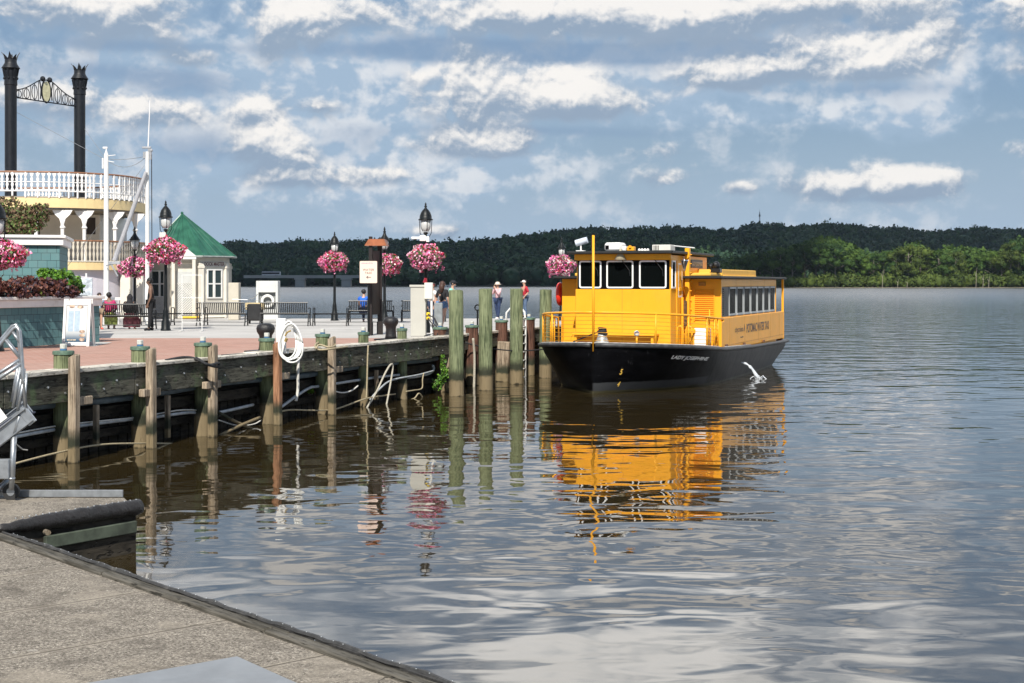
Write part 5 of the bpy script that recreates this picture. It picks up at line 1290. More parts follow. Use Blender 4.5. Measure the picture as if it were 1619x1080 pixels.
def inset(P, d): 
    cx, cy = sum(p[0] for p in P) / len(P), sum(p[1] for p in P) / len(P) 
    return [(p[0] * (1 - d) + (cx - 3) * d, p[1] * (1 - d) + cy * d) for p in P]
def slab(z0, z1, P, nm, mat): MB().prism(P[::-1], z0, z1).build(nm, mat, st_)
slab(6.12, 6.50, loc, 'upper_deck', band); slab(3.66, 3.98, loc, 'lower_deck', band)
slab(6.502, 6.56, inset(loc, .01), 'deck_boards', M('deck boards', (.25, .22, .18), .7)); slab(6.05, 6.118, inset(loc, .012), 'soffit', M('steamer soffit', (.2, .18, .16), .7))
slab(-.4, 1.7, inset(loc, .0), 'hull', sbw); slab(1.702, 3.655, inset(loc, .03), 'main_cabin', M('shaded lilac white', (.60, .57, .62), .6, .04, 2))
def railing(z0, z1, sp, nm, mat, topmat, fancy):
    P = dense([p for p in loc if p[0] > -3.0 or p[1] < 2], sp); mb = MB()
    P = [p for p in P if p.x > -9]
    H_ = z1 - z0
    for i, p in enumerate(P):
        q = P[min(i + 1, len(P) - 1)]; r_ = P[max(i - 1, 0)]; d = (q - r_); d = d.normalized() if d.length > 0 else Vector((1, 0, 0))
        m4 = frame((p.x, p.y, z0), d, (0, 0, 1)); w = sp
        # sawn baluster: waisted outline with pointed arches
        prof = [(.30, .0), (.30, .12), (.14, .2), (.34, .36), (.14, .5), (.34, .64), (.14, .76), (.38, .88), (.5, .97)] if fancy else [(.28, 0), (.14, .15), (.34, .4), (.12, .55), (.34, .72), (.16, .86), (.42, 1)]
        L_1 = [m4 @ Vector((-a * w, b * H_, 0)) for a, b in prof]; R_1 = [m4 @ Vector((a * w, b * H_, 0)) for a, b in prof]; n_ = len(prof)
        th = m4.to_3x3().col[2] * .02
        mb.add([v - th for v in L_1 + R_1] + [v + th for v in L_1 + R_1], [(k, k + 1, n_ + k + 1, n_ + k) for k in range(n_ - 1)] + [(2 * n_ + k, 3 * n_ + k, 3 * n_ + k + 1, 2 * n_ + k + 1) for k in range(n_ - 1)])
    pts = lambda z: [(p.x, p.y, z) for p in dense([p for p in loc if p[0] > -9], .5)]
    mb.tube(pts(z0 + .02), .03, 5); 
    if fancy: mb.tube(pts(z0 + H_ * .5), .022, 4)
    mb.build(nm, mat, st_)
    q = MB(); q.tube(pts(z1 + .02), .04, 6); q.build(nm.replace('railing', 'handrail'), topmat, st_)
vn = M('varnished handrail', (.26, .12, .06), .5, .2, 5)
railing(6.75, 7.50, .16, 'top_railing', sbw, vn, True)
railing(3.98, 4.80, .13, 'deck_railing', M('cream balusters', (.62, .56, .46), .6, .05, 4), vn, False)
mb = MB()
for p in dense([p for p in loc if p[0] > -9], 1.6): MB().cbox(p.x - .03, p.x + .03, p.y - .03, p.y + .03, 6.5, 7.52, .008).build('rail_post', sbw, st_)
pass
# deck house
mb = MB(); mb.cbox(-10, 2.55, 2.3, 6.5, 3.985, 6.045, .03); dh = mb.build('deck_house', sbw, st_)
for x0, x1, z0, z1 in ((-.55, .0, 3.99, 5.55), (1.9, 2.35, 5.2, 5.9), (-2.6, -2.0, 3.99, 5.55)):
    q = MB(); q.cbox(x0, x1, 2.27, 2.297, z0, z1, .006); q.build('doorway', M('dark doorway', (.04, .03, .03), .5), dh)
MB().cbox(2.36, 2.62, .25, .5, 1.72, 2.9, .01).build('doorway', M('dark doorway', (.04, .03, .03)), st_)
MB().cbox(1.75, 2.25, -.98, -.90, 1.8, 2.7, .01).build('hatch', M('dark doorway', (.04, .03, .03)), st_)
# columns with brackets
def col_(px, back=False):
    best = min(dense(loc, .15), key=lambda p: abs(HX + F * (p.x - 20) / (p.y + 58) - px) + (0 if (p.y < 2.6) != back else 50))
    mb = MB(); x, y = best.x - (.1 if not back else .3), best.y + (.12 if not back else -.2)
    for z0, z1 in ((3.99, 6.04),):
        mb.cbox(x - .06, x + .06, y - .06, y + .06, z0, z1, .01); mb.cbox(x - .09, x + .09, y - .09, y + .09, z0, z0 + .25, .01)
        mb.lathe([(.08, z1 - .75), (.12, z1 - .70), (.07, z1 - .62)], 8, (x, y, 0))
        for s in (-1, 1):
            mb.add([(x + s * .05, y - .03, z1 - .6), (x + s * .12, y - .03, z1 - .35), (x + s * .30, y - .03, z1 - .18), (x + s * .40, y - .03, z1 - .01), (x + s * .05, y - .03, z1 - .01),
                    (x + s * .05, y + .03, z1 - .6), (x + s * .12, y + .03, z1 - .35), (x + s * .30, y + .03, z1 - .18), (x + s * .40, y + .03, z1 - .01), (x + s * .05, y + .03, z1 - .01)],
                   [(0, 1, 2, 3, 4), (9, 8, 7, 6, 5), (0, 5, 6, 1), (1, 6, 7, 2), (2, 7, 8, 3)])
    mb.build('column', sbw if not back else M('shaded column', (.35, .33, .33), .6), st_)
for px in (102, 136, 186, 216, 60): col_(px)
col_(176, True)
# funnels
fun = M('dark funnel paint', (.010, .012, .016), .5, .25, 4, spec=.3); 
for (px, d, top, tx) in ((17, 60, 85, 1), (126, 63.5, 103, 1)):
    p = PD(px, 300, d) - SO; zt = H + (HY - top) * d / F; r = .245
    z0 = zt - .62
    mb = MB(); mb.lathe([(r, 4), (r, z0 - .7)], 24, (p.x, p.y, 0)); mb.lathe([(r * 1.02, z0 - .72), (r * 1.1, z0 - .7), (r * 1.05, z0 - .35), (r * 1.1, z0 - .3), (r * 1.15, z0 - .05), (r * 1.55, z0), (r * 1.5, z0 + .03), (r * 1.1, z0 + .18), (r * 1.0, z0 + .25), (r * 1.0, z0 + .40), (r * .9, z0 + .38), (r * .9, z0 - .1)], 24, (p.x, p.y, 0))
    fn = mb.build('funnel', fun, st_, auto=40)
    mb = MB()
    for k in range(8):
        a = k * math.pi / 4 + .2; c, s = math.cos(a), math.sin(a); hh = .30 if k % 2 == 0 else .2; tw_ = Vector((-s, c, 0)); rd = Vector((c, s, 0)); B_ = Vector((p.x, p.y, z0 + .38)) + rd * r
        v = [B_ - tw_ * .09, B_ + tw_ * .09, B_ + rd * .04 + tw_ * .05 + Vector((0, 0, hh * .5)), B_ + rd * .14 + tw_ * .0 + Vector((0, 0, hh)), B_ + rd * .04 - tw_ * .05 + Vector((0, 0, hh * .5))]
        mb.add(v + [x - rd * .03 for x in v], [(0, 1, 2, 4), (4, 2, 3), (6, 5, 9, 7), (7, 9, 8), (0, 4, 9, 5), (1, 6, 7, 2), (4, 3, 8, 9), (3, 2, 7, 8)])
    mb.build('crown', fun, fn)
    mb = MB()
    for k in range(8):
        a = k * math.pi / 4; c, s = math.cos(a), math.sin(a); mb.tube([(p.x + c * r * 1.1, p.y + s * r * 1.1, z0 - .35), (p.x + c * r * 1.35, p.y + s * r * 1.35, z0 - .03)], .03, 6); mb.ball((p.x + c * r * 1.12, p.y + s * r * 1.12, z0 - .42), .055, n=8, m=6)
    mb.build('bracket_ring', fun, fn)
# filigree arch between the funnels
A_ = PD(17, 153, 60) - SO; B_ = PD(126, 166, 63.5) - SO; m4 = frame(A_, Vector((B_.x - A_.x, B_.y - A_.y, 0)), (0, 0, 1)); Lg = math.hypot(B_.x - A_.x, B_.y - A_.y)
def top_(s): return .28 + .62 * math.exp(-((s - .5) / .25) ** 2) + .1 * (1 - abs(2 * s - 1))
mb = MB(); mb.tube([m4 @ Vector((s * Lg, 0, 0)) for s in (0, 1)], .028, 5); mb.tube([m4 @ Vector((s / 24 * Lg, top_(s / 24), 0)) for s in range(25) if s not in (11, 12, 13)][:11], .025, 5); mb.tube([m4 @ Vector((s / 24 * Lg, top_(s / 24), 0)) for s in range(14, 25)], .025, 5)
for i in range(1, 18):
    s = i / 18
    if abs(s - .5) < .07: continue
    mb.tube([m4 @ Vector((s * Lg, 0, 0)), m4 @ Vector((s * Lg, top_(s), 0))], .016, 4)
    if i % 2 == 0:
        h_ = top_(s); mb.torus(m4 @ Vector((s * Lg, h_ * .45, 0)), .5, .035, m4.to_3x3().col[2], 18, 4, .26, .26 + .0) if False else None
        mb.tube([m4 @ Vector((s * Lg + .15 * math.cos(q), h_ * .47 + h_ * .42 * math.sin(q), 0)) for q in [k * math.pi / 8 for k in range(17)]], .018, 4)
mb.tube([m4 @ Vector((.5 * Lg + .26 * math.cos(q), .46 + .5 * math.sin(q), 0)) for q in [k * math.pi / 8 for k in range(17)]], .03, 5)
for s in (-1, 1): mb.ball(m4 @ Vector((.5 * Lg + s * .2, .98, 0)), .12, n=8, m=6); mb.tube([m4 @ Vector((.5 * Lg + s * .33, .1, 0)), m4 @ Vector((.5 * Lg + s * .30, .5, 0)), m4 @ Vector((.5 * Lg + s * .38, .9, 0))], .03, 5)
mb.build('filigree_arch', fun, st_)
mb = MB(); P_ = [m4 @ Vector((.5 * Lg + .22 * math.cos(q), .46 + .44 * math.sin(q), .0)) for q in [k * math.pi / 8 for k in range(16)]]; nn_ = m4.to_3x3().col[2] * .02
mb.add([v - nn_ for v in P_] + [v + nn_ for v in P_], [tuple(range(16)), tuple(range(16, 32))[::-1]] + [((i + 1) % 16, i, 16 + i, 16 + (i + 1) % 16) for i in range(16)]); mb.build('medallion', M('pale gold medallion', (.62, .58, .36), .5, .15, 8), st_)
# masts
def wp(px, y0, y1, d, r, name, label, mat=white_paint, extra=None):
    b = PD(px, y0, d); zt = H + (HY - y1) * d / F; t = thing(name, label, 'mast', (b.x, b.y, DECK)); MB().tube([(0, 0, 0), (0, 0, zt - DECK)], [r, r * .8], 12).build('pole', mat, t, auto=40); return t, zt - DECK
t1, h1 = wp(168, 500, 246, 54, .105, 'signal_mast', 'white pole with a small anemometer, left of the leaning grey boom')
mb = MB(); mb.lathe([(.09, 0), (.05, .12), (.02, .2), (.02, .28)], 8, (0, 0, h1)); mb.cbox(-.13, .05, -.03, .03, h1 + .26, h1 + .33, .01); mb.tube([(.02, 0, h1 - .02), (.35, 0, h1 + .02)], .015, 5); mb.tube([(.02, 0, h1 - .2), (.3, 0, h1 - .25)], .015, 5); mb.cbox(-.16, -.1, -.03, .03, h1 - .5, h1 - .1, .01); mb.build('instrument', sbw, t1)
t2, h2 = wp(233, 500, 240, 54, .085, 'antenna_mast', 'white mast with a thin whip antenna at the edge of the green roof')
mb = MB(); mb.tube([(.03, 0, h2 + .2), (.1, 0, h2 + 1.95)], [.025, .015], 6); mb.build('whip_antenna', sbw, t2)
mb = MB(); mb.cbox(-.2, .14, -.04, .04, h2 + .12, h2 + .2, .01); mb.cbox(-.16, -.08, -.04, .04, h2 - .25, h2, .01); mb.lathe([(.05, h2 - .3), (.05, h2 + .1)], 8, (.12, 0, 0)); mb.ball((.14, 0, h2 + .05), .07, n=8, m=6); mb.tube([(-.05, 0, h2), (-.05, 0, h2 - .5)], .03, 6); mb.tube([(.05, 0, h2 - .02), (.05, 0, h2 + .15)], .03, 6); mb.build('radar_bracket', M('grey metal fitting', (.3, .31, .33), .5, .2, 8), t2)
mb = MB(); mb.tube([(.16, 0, h2 - .1), (.18, 0, 1.5)], .018, 5); mb.build('halyard', black_rope, t2)
a = PD(231, 272, 53.8); b = PD(181, 412, 53.8); o = MB().tube([(0, 0, 0), tuple(b - a)], [.07, .09], 10).build('boom', M('grey boom paint', (.36, .36, .38), .5, .08, 5)); o.location = a; tag(o, 'grey boom leaning from the antenna mast down towards the white pole', 'boom')
mb = MB(); p = PD(180, 416, 53.8); mb.cbox(-.2, .25, -.05, .05, -.05, .06, .01); mb.tube([(-.1, 0, -.05), (.15, 0, -.5)], .03, 6); mb.tube([(.1, 0, .0), (-.3, 0, -.1)], .03, 6); o = mb.build('boom_winch', M('grey metal fitting', (.3, .31, .33))); o.location = p; tag(o, 'grey winch fitting at the foot of the leaning boom', 'winch')
def wire(a, b, label, s=.0):
    a, b = Vector(a), Vector(b); o = MB().tube(sag(a, b, s, 8), .010, 4).build('wire', M('steel wire', (.2, .21, .22), .5), smooth=True, origin=tuple(a)); tag(o, label, 'wire')
wire(PD(27, 178, 60), PD(166, 252, 54), 'wire from the left funnel to the anemometer pole'); wire(PD(133, 203, 63.5), PD(165, 248, 54), 'wire from the right funnel to the anemometer pole')
wire(PD(174, 252, 54), PD(231, 247, 54), 'upper wire between the anemometer pole and the antenna mast', .05); wire(PD(174, 257, 54), PD(229, 250, 54), 'lower wire between the anemometer pole and the antenna mast', .25)
wire(PD(228, 262, 53.7), PD(100, 430, 55.3), 'long thin guy wire crossing the steamer columns down to the left')
# white quay fence by the steamer
t = thing('quay_fence', 'white quay fence in front of the steamer, behind the occupied bench', 'fence', (-17, 54.6, DECK))
mb = MB()
for z in (1.0, .5, .95): mb.tube([(-2.2, 0, z), (2.0, 0, z)], .03, 6)
mb.build('rail', white_paint, t)
mb = MB()
for i in range(20): mb.tube([(-2.1 + i * .21, 0, 0), (-2.1 + i * .21, 0, 1.0)], .015, 5)
mb.build('pickets', white_paint, t)
for px, y0, y1, w_, lab in ((200, 425, 500, .42, 'cream square pillar right of the white pole'), (222, 430, 500, .28, 'narrow cream pillar left of the dock office')):
    p = PD(px, 500, 58.5); o = MB().cbox(-w_ / 2, w_ / 2, -w_ / 2, w_ / 2, 0, H - (y0 - HY) * 58.5 / F - DECK, .02).build('pillar', cream); o.location = (p.x, p.y, DECK); tag(o, lab, 'pillar')
p = PD(136, 467, 45); t = thing('info_board', 'small white and blue notice board behind the menu board', 'sign', (p.x, p.y, DECK)); MB().cbox(-.2, .2, -.03, .03, .75, 1.75, .01).build('board', M('blue white notice', (.5, .55, .6), .5, .4, 9), t); MB().tube([(0, .03, 0), (0, .03, 1.9)], .03, 8).build('post', white_paint, t)
# ------------------------------------------------------------------ people
skin_t = M('light skin', (.52, .30, .21), .55, .06, 8); skin_d = M('brown skin', (.16, .085, .055), .55, .08, 8)
hair_b = M('dark brown hair', (.025, .014, .010), .6, .4, 20); hair_k = M('black hair', (.008, .007, .008), .6, .3, 20)
def skinmesh(V, Edg, R_, lv=1, root=0):
    me = bpy.data.meshes.new('t'); me.from_pydata([tuple(v) for v in V], Edg, []); o = bpy.data.objects.new('t', me); COL.objects.link(o)
    m = o.modifiers.new('s', 'SKIN'); m.use_smooth_shade = True; m.branch_smoothing = .3
    for i, sv in enumerate(me.skin_vertices[0].data): sv.radius = (R_[i], R_[i]); sv.use_root = (i == root); sv.use_loose = False
    s = o.modifiers.new('u', 'SUBSURF'); s.levels = lv; s.render_levels = lv
    dg = bpy.context.evaluated_depsgraph_get(); dg.update(); r = bpy.data.meshes.new_from_object(o.evaluated_get(dg)); bpy.data.objects.remove(o); return r
def person(label, p, rz, h, J=None, skin=skin_t, top=None, bottom=None, shorts=False, sleeves='short', hair=None, hairlen=0, shoes=None, cap=None, hat=None, scarf=None, skirt=None, skirt_mat=None, build=1.0, tank=False):
    t = thing('person', label, 'person', p, rz)
    B = dict(pel=(0, 0, .53), wai=(0, .005, .61), che=(0, 0, .72), nek=(0, .005, .825), jaw=(0, -.012, .872), hed=(0, -.005, .915), crn=(0, 0, .955), nos=(0, -.062, .905),
             shl=(-.10, 0, .795), shr=(.10, 0, .795), ell=(-.125, .01, .63), elr=(.125, .01, .63), wrl=(-.135, -.03, .485), wrr=(.135, -.03, .485),
             hil=(-.05, 0, .51), hir=(.05, 0, .51), knl=(-.055, -.01, .285), knr=(.055, -.01, .285), anl=(-.06, .01, .045), anr=(.06, .01, .045), tol=(-.07, -.075, .018), tor=(.07, -.075, .018))
    if J: B.update(J)
    P = {k: Vector(v) * h for k, v in B.items()}
    for s in 'lr':
        d = (P['wr' + s] - P['el' + s]).normalized(); P['ha' + s] = P['wr' + s] + d * .035 * h
        P['ca' + s] = P['kn' + s].lerp(P['an' + s], .35) + Vector((0, .008 * h, 0)); P['he' + s] = P['an' + s].lerp(P['an' + s] * 2 - P['to' + s], .25) * 1.0; P['he' + s].z = .02 * h + P['to' + s].z - .018 * h
        P['ua' + s] = P['sh' + s].lerp(P['el' + s], .5); P['th' + s] = P['hi' + s].lerp(P['kn' + s], .5)
    R0 = dict(pel=.078, wai=.062, che=.074, nek=.03, jaw=.036, hed=.052, crn=.040, nos=.007, sh=.034, ua=.029, el=.023, wr=.016, ha=.020, hi=.058, th=.048, kn=.032, ca=.032, an=.02, to=.018, he=.018)
    names = []; E_ = []
    def ad(*ch):
        for a, b in zip(ch, ch[1:]):
            for q in (a, b):
                if q not in names: names.append(q)
            E_.append((names.index(a), names.index(b)))
    ad('pel', 'wai', 'che', 'nek', 'jaw', 'hed', 'crn'); ad('hed', 'nos')
    for s in 'lr':
        ad('che', 'sh' + s, 'ua' + s, 'el' + s, 'wr' + s, 'ha' + s); ad('pel', 'hi' + s, 'th' + s, 'kn' + s, 'ca' + s, 'an' + s, 'to' + s)
    rad = [R0.get(n, R0.get(n[:2], .02)) * h * (build if n[:2] not in ('he', 'cr', 'ja', 'no', 'ha', 'wr', 'an', 'to') else 1) for n in names]
    V = [P[n] for n in names]
    for s in 'lr':                                  # five fingers, each a short bent chain growing from the palm
        d = (P['ha' + s] - P['wr' + s]).normalized(); side = d.cross(Vector((1, 0, 0)) if abs(d.x) < .8 else Vector((0, 0, 1))).normalized(); inn = d.cross(side).normalized(); hi_ = names.index('ha' + s)
        for k in range(5):
            o_ = (k - 1.5) * .010 * h if k < 4 else -.022 * h; ln = (.036, .042, .040, .032, .026)[k] * h
            a = P['ha' + s] + side * o_ + d * (.016 * h if k < 4 else .0); b = a + d * ln * .5; c = b + d * ln * .4 + inn * .012 * h
            if k == 4: b = a + (d * .6 - side * .8).normalized() * ln * .6; c = b + d * ln * .4
            n0_ = len(V); V += [a, b, c]; rad += [.0062 * h, .0055 * h, .0045 * h]; E_ += [(hi_, n0_), (n0_, n0_ + 1), (n0_ + 1, n0_ + 2)]
    me = skinmesh(V, E_, rad, 1, names.index('pel')); me.materials.append(skin); o = bpy.data.objects.new('body', me); COL.objects.link(o); o.parent = t
    for pl_ in me.polygons: pl_.use_smooth = True
    def cloth(nm, chains, grow, mat, ov=None):
        nn = []; ee = []
        for ch in chains:
            for a, b in zip(ch, ch[1:]):
                for q in (a, b):
                    if q not in nn: nn.append(q)
                ee.append((nn.index(a), nn.index(b)))
        m = skinmesh([P[n] for n in nn], ee, [(R0.get(n, R0.get(n[:2], .03)) * build + grow) * h * (ov or {}).get(n[:2], 1) for n in nn], 1, 0); m.materials.append(mat)
        for pl_ in m.polygons: pl_.use_smooth = True
        q = bpy.data.objects.new(nm, m); COL.objects.link(q); q.parent = t; return q
    if top:
        ch = [['pel', 'wai', 'che']]
        if not tank:
            for s in 'lr': ch.append(['che', 'sh' + s, 'ua' + s] + (['el' + s] if sleeves != 'short' else []) + (['wr' + s] if sleeves == 'long' else []))
        else:
            for s in 'lr': P['sm' + s] = P['che'].lerp(P['sh' + s], .62); R0['sm'] = .038; ch.append(['che', 'sm' + s])
        cloth('shirt', ch, .010, top, dict(pe=.93))
    if bottom:
        if shorts:
            for s in 'lr': P['sx' + s] = P['hi' + s].lerp(P['kn' + s], .55); R0['sx'] = .052
            cloth('shorts', [['pel', 'hi' + s, 'sx' + s] for s in 'lr'], .010, bottom)
        else: cloth('trousers', [['pel', 'hi' + s, 'th' + s, 'kn' + s, 'ca' + s, 'an' + s] for s in 'lr'], .008, bottom)
    if skirt: MB().raw(*skirt(P, h)).build('skirt', skirt_mat, t, smooth=True)
    if shoes: 
        for s in 'lr': 
            mb = MB(); mb.tube([P['he' + s] + Vector((0, 0, .004 * h)), P['an' + s].lerp(P['to' + s], .5) * 1, P['to' + s]], [.024 * h, .026 * h, .022 * h], 8); mb.build('shoe', shoes, t, smooth=True)
    hc = P['hed']; 
    if hair:
        fwd = (P['nos'] - P['hed']); fwd.z = 0; fwd.normalize()
        mb = MB(); c = hc - fwd * .014 * h + Vector((0, 0, .018 * h)); mb.ball(c, .058 * h, .060 * h, .056 * h)
        if hairlen: 
            c2 = hc - fwd * .04 * h; mb.tube([c, c2 - Vector((0, 0, .05 * h)), c2 - fwd * .015 * h - Vector((0, 0, hairlen * h))], [.055 * h, .062 * h, .03 * h], 10)
        mb.v = [(x + .004 * h * math.sin(z * 60 / h), y, z) for x, y, z in mb.v]; mb.build('hair', hair, t, smooth=True)
    if scarf: 
        fwd = (P['nos'] - P['hed']).normalized(); mb = MB(); mb.tube([P['crn'] + Vector((0, 0, .03 * h)), P['hed'] - fwd * .012 * h, P['jaw'] - fwd * .012 * h, P['nek'], P['che'] - fwd * .01 * h + Vector((0, 0, .04 * h)), P['wai']], [.02 * h, .066 * h, .062 * h, .062 * h, .105 * h, .10 * h], 14); mb.build('headscarf', scarf, t, smooth=True)
    if cap:
        fwd = (P['nos'] - P['hed']); fwd.z = 0; fwd.normalize(); sd_ = Vector((-fwd.y, fwd.x, 0)); c = hc + Vector((0, 0, .022 * h)); mb = MB(); mb.ball(c, .060 * h, .060 * h, .045 * h)
        a = c + fwd * .04 * h; mb.add([a - sd_ * .045 * h, a + sd_ * .045 * h, a + fwd * .065 * h + sd_ * .025 * h - Vector((0, 0, .012 * h)), a + fwd * .065 * h - sd_ * .025 * h - Vector((0, 0, .012 * h)),
                                     a - sd_ * .045 * h + Vector((0, 0, .006)), a + sd_ * .045 * h + Vector((0, 0, .006)), a + fwd * .065 * h + sd_ * .025 * h - Vector((0, 0, .012 * h - .006)), a + fwd * .065 * h - sd_ * .025 * h - Vector((0, 0, .012 * h - .006))],
                                    [(3, 2, 1, 0), (4, 5, 6, 7), (0, 1, 5, 4), (1, 2, 6, 5), (2, 3, 7, 6), (3, 0, 4, 7)]); mb.build('cap', cap, t, smooth=False)
    if hat:
        mb = MB(); mb.lathe([(.058, .0), (.095, -.012), (.097, -.008), (.06, .012), (.056, .045), (.03, .06), (.002, .062)], 16, (0, 0, 0), caps=False); mb.v = [(x * h + hc.x, y * h + hc.y, z * h + hc.z + .012 * h) for x, y, z in mb.v]; mb.build('hat', hat, t, smooth=True)
    # eyes, mouth, ears
    fwd = (P['nos'] - P['hed']).normalized(); sd_ = Vector((-fwd.y, fwd.x, 0)).normalized()
    if not scarf:
        for s in (-1, 1):
            MB().ball(hc + fwd * .047 * h + sd_ * s * .018 * h + Vector((0, 0, .004 * h)), .0055 * h, n=8, m=5).build('eye', hair_k, t)
            MB().ball(hc + sd_ * s * .052 * h - Vector((0, 0, .004 * h)), .006 * h, .012 * h, .017 * h, n=8, m=6).build('ear', skin, t, smooth=True)
        a = hc + fwd * .045 * h - Vector((0, 0, .03 * h)); MB().tube([a - sd_ * .011 * h, a + fwd * .003, a + sd_ * .011 * h], .0035 * h, 5).build('mouth', M('lips', (.35, .13, .11), .5), t)
    return t
cl = lambda n, c, v=.2: M(n, c, .85, v, 9)
# standing man in black, looking down to the left
p = G(237, 523); BLK = cl('black cotton', (.010, .010, .012), .3)
person('standing man in a black sleeveless shirt and black trousers looking down at the seated women', (p.x, p.y + .1, DECK), math.radians(-78), 1.80,
       dict(wrl=(-.11, -.05, .50), wrr=(.115, -.045, .495), hed=(0, -.028, .91), crn=(0, -.022, .95), jaw=(0, -.035, .868), nos=(0, -.085, .895), anl=(-.05, .03, .045), tol=(-.06, -.055, .018), anr=(.055, -.03, .045), tor=(.065, -.115, .018)), skin_d, BLK, BLK, hair=hair_k, shoes=BLK, tank=True)
def seated(y0=.0): return dict(pel=(0, .0, .335), wai=(0, .02, .42), che=(0, .01, .53), nek=(0, .0, .635), jaw=(0, -.02, .68), hed=(0, -.015, .725), crn=(0, -.01, .765), nos=(0, -.07, .715), shl=(-.105, .0, .605), shr=(.105, .0, .605),
        ell=(-.135, -.03, .44), elr=(.135, -.03, .44), wrl=(-.06, -.15, .38), wrr=(.06, -.15, .38), hil=(-.06, -.02, .325), hir=(.06, -.02, .325), knl=(-.075, -.25, .30), knr=(.075, -.25, .30), anl=(-.07, -.12, .045), anr=(.05, -.14, .045), tol=(-.08, -.2, .018), tor=(.06, -.22, .018))
def skirt_fn(flare, zlow):
    def f(P, h):
        V = []; Q = []; n = 16; rows = [(P['wai'] * .5 + P['pel'] * .5, .10, .085), (P['pel'] + Vector((0, -.01 * h, 0)), .125, .11), (P['pel'] + Vector((0, -.12 * h, -.03 * h)), .135, .12), (P['pel'].lerp(P['knl'] * .5 + P['knr'] * .5, .7) + Vector((0, 0, -.07 * h)), .14 * flare, .12), (Vector((0, -.16 * h, zlow * h)), .135 * flare, .10)]
        for c, a, b in rows:
            for k in range(n):
                t_ = 2 * math.pi * k / n; w = 1 + .06 * math.sin(t_ * 5); V.append((c.x + a * h * w * math.cos(t_), c.y + b * h * w * math.sin(t_), c.z))
        for i in range(len(rows) - 1):
            for k in range(n): Q.append((i * n + k, i * n + (k + 1) % n, (i + 1) * n + (k + 1) % n, (i + 1) * n + k))
        return V, Q
    return f
by = b1.location.y
def sx_(x): return (x - HX) * by / F
person('seated woman in a magenta top and light green skirt on the bench, back turned', (sx_(172), by + .02, DECK - .05), math.pi, 1.66, seated(), skin_d, cl('magenta blouse', (.42, .03, .12)), None, sleeves='elbow', hair=hair_k, hairlen=.0, shoes=BLK, skirt=skirt_fn(1.0, .12), skirt_mat=M('lime patterned cloth', (.30, .36, .10), .85, .6, 14), build=1.25)
person('seated woman in a black headscarf and long maroon skirt on the bench, back turned', (sx_(205), by + .02, DECK - .05), math.pi, 1.60, seated(), skin_d, cl('black robe', (.015, .014, .016)), None, sleeves='long', scarf=cl('black robe', (.015, .014, .016)), shoes=M('brown sandals', (.16, .09, .05), .7), skirt=skirt_fn(1.35, .07), skirt_mat=M('maroon patterned cloth', (.16, .045, .06), .85, .5, 12), build=1.12)
p = G(157, 521); person('small boy in a pale blue shirt standing at the left end of the occupied bench', (p.x, p.y + .0, DECK), math.radians(35), 1.28, dict(anl=(-.05, .02, .04)), skin_t, cl('pale blue shirt', (.42, .55, .70), .1), cl('khaki shorts', (.25, .18, .12)), True, hair=hair_b, shoes=M('coral shoes', (.6, .10, .07), .6))
bb_ = [o for o in COL.objects if o.get('label') == 'black slatted bench behind the brown kiosk with the man in blue on it'][0].location
person('seated man in a bright blue shirt facing the river, half hidden by the brown kiosk', ((575 - HX) * bb_.y / F, bb_.y + .02, DECK - .05), math.pi - .2, 1.74, seated(), skin_t, cl('bright blue shirt', (.02, .13, .62), .1), cl('dark blue trousers', (.02, .03, .07)), hair=hair_k, shoes=BLK)
den = M('blue denim', (.10, .19, .36), .85, .3, 14)
p = G(700, 521); person('woman with long brown hair, black top and denim shorts walking past the electric cabinet', (p.x, p.y, DECK), math.radians(150), 1.68, dict(anl=(-.04, .10, .055), tol=(-.045, .04, .018), knl=(-.05, .03, .285), anr=(.05, -.06, .045), tor=(.055, -.14, .018), knr=(.05, -.05, .29), ell=(-.15, .05, .65), elr=(.14, .03, .64)), skin_t, cl('black cotton', (.01, .01, .012)), den, True, hair=M('long brown hair', (.05, .022, .014), .6, .5, 20), hairlen=.17, shoes=M('white trainers', (.7, .7, .68), .6), sleeves='elbow')
p = G(712, 518); person('person in a mint green shirt and dark cap behind the nearest tall piling', (p.x + .06, p.y + .4, DECK), math.radians(70), 1.72, dict(hed=(0, -.025, .912), crn=(0, -.02, .95), nos=(0, -.08, .895)), skin_t, cl('mint green shirt', (.25, .62, .50), .1), cl('dark blue trousers', (.02, .03, .07)), hair=hair_k, cap=cl('dark cap', (.012, .014, .02)), shoes=BLK)
p = G(683, 518); person('person in a white shirt and dark red cap behind the electric cabinet', (p.x + .02, p.y + .2, DECK), math.radians(-60), 1.62, dict(ell=(-.13, .02, .64)), skin_t, cl('white shirt', (.7, .7, .68), .06), cl('dark blue trousers', (.02, .03, .07)), hair=hair_b, cap=cl('dark red cap', (.25, .02, .03)), shoes=BLK)
p = G(787, 505); person('woman in pink jacket, dark jeans and pale sun hat, hands raised to her face', (p.x, p.y, DECK), math.radians(-50), 1.66, dict(ell=(-.11, -.08, .66), elr=(.12, -.07, .655), wrl=(-.03, -.10, .80), wrr=(.03, -.10, .815), anl=(-.045, .04, .045), anr=(.05, -.04, .045), tol=(-.05, -.04, .018), tor=(.055, -.11, .018)), skin_t, cl('pink jacket', (.66, .40, .42), .12), cl('navy jeans', (.018, .035, .09)), hair=hair_b, hat=cl('pale straw hat', (.66, .56, .46), .08), sleeves='long', shoes=M('white trainers', (.7, .7, .68), .6))
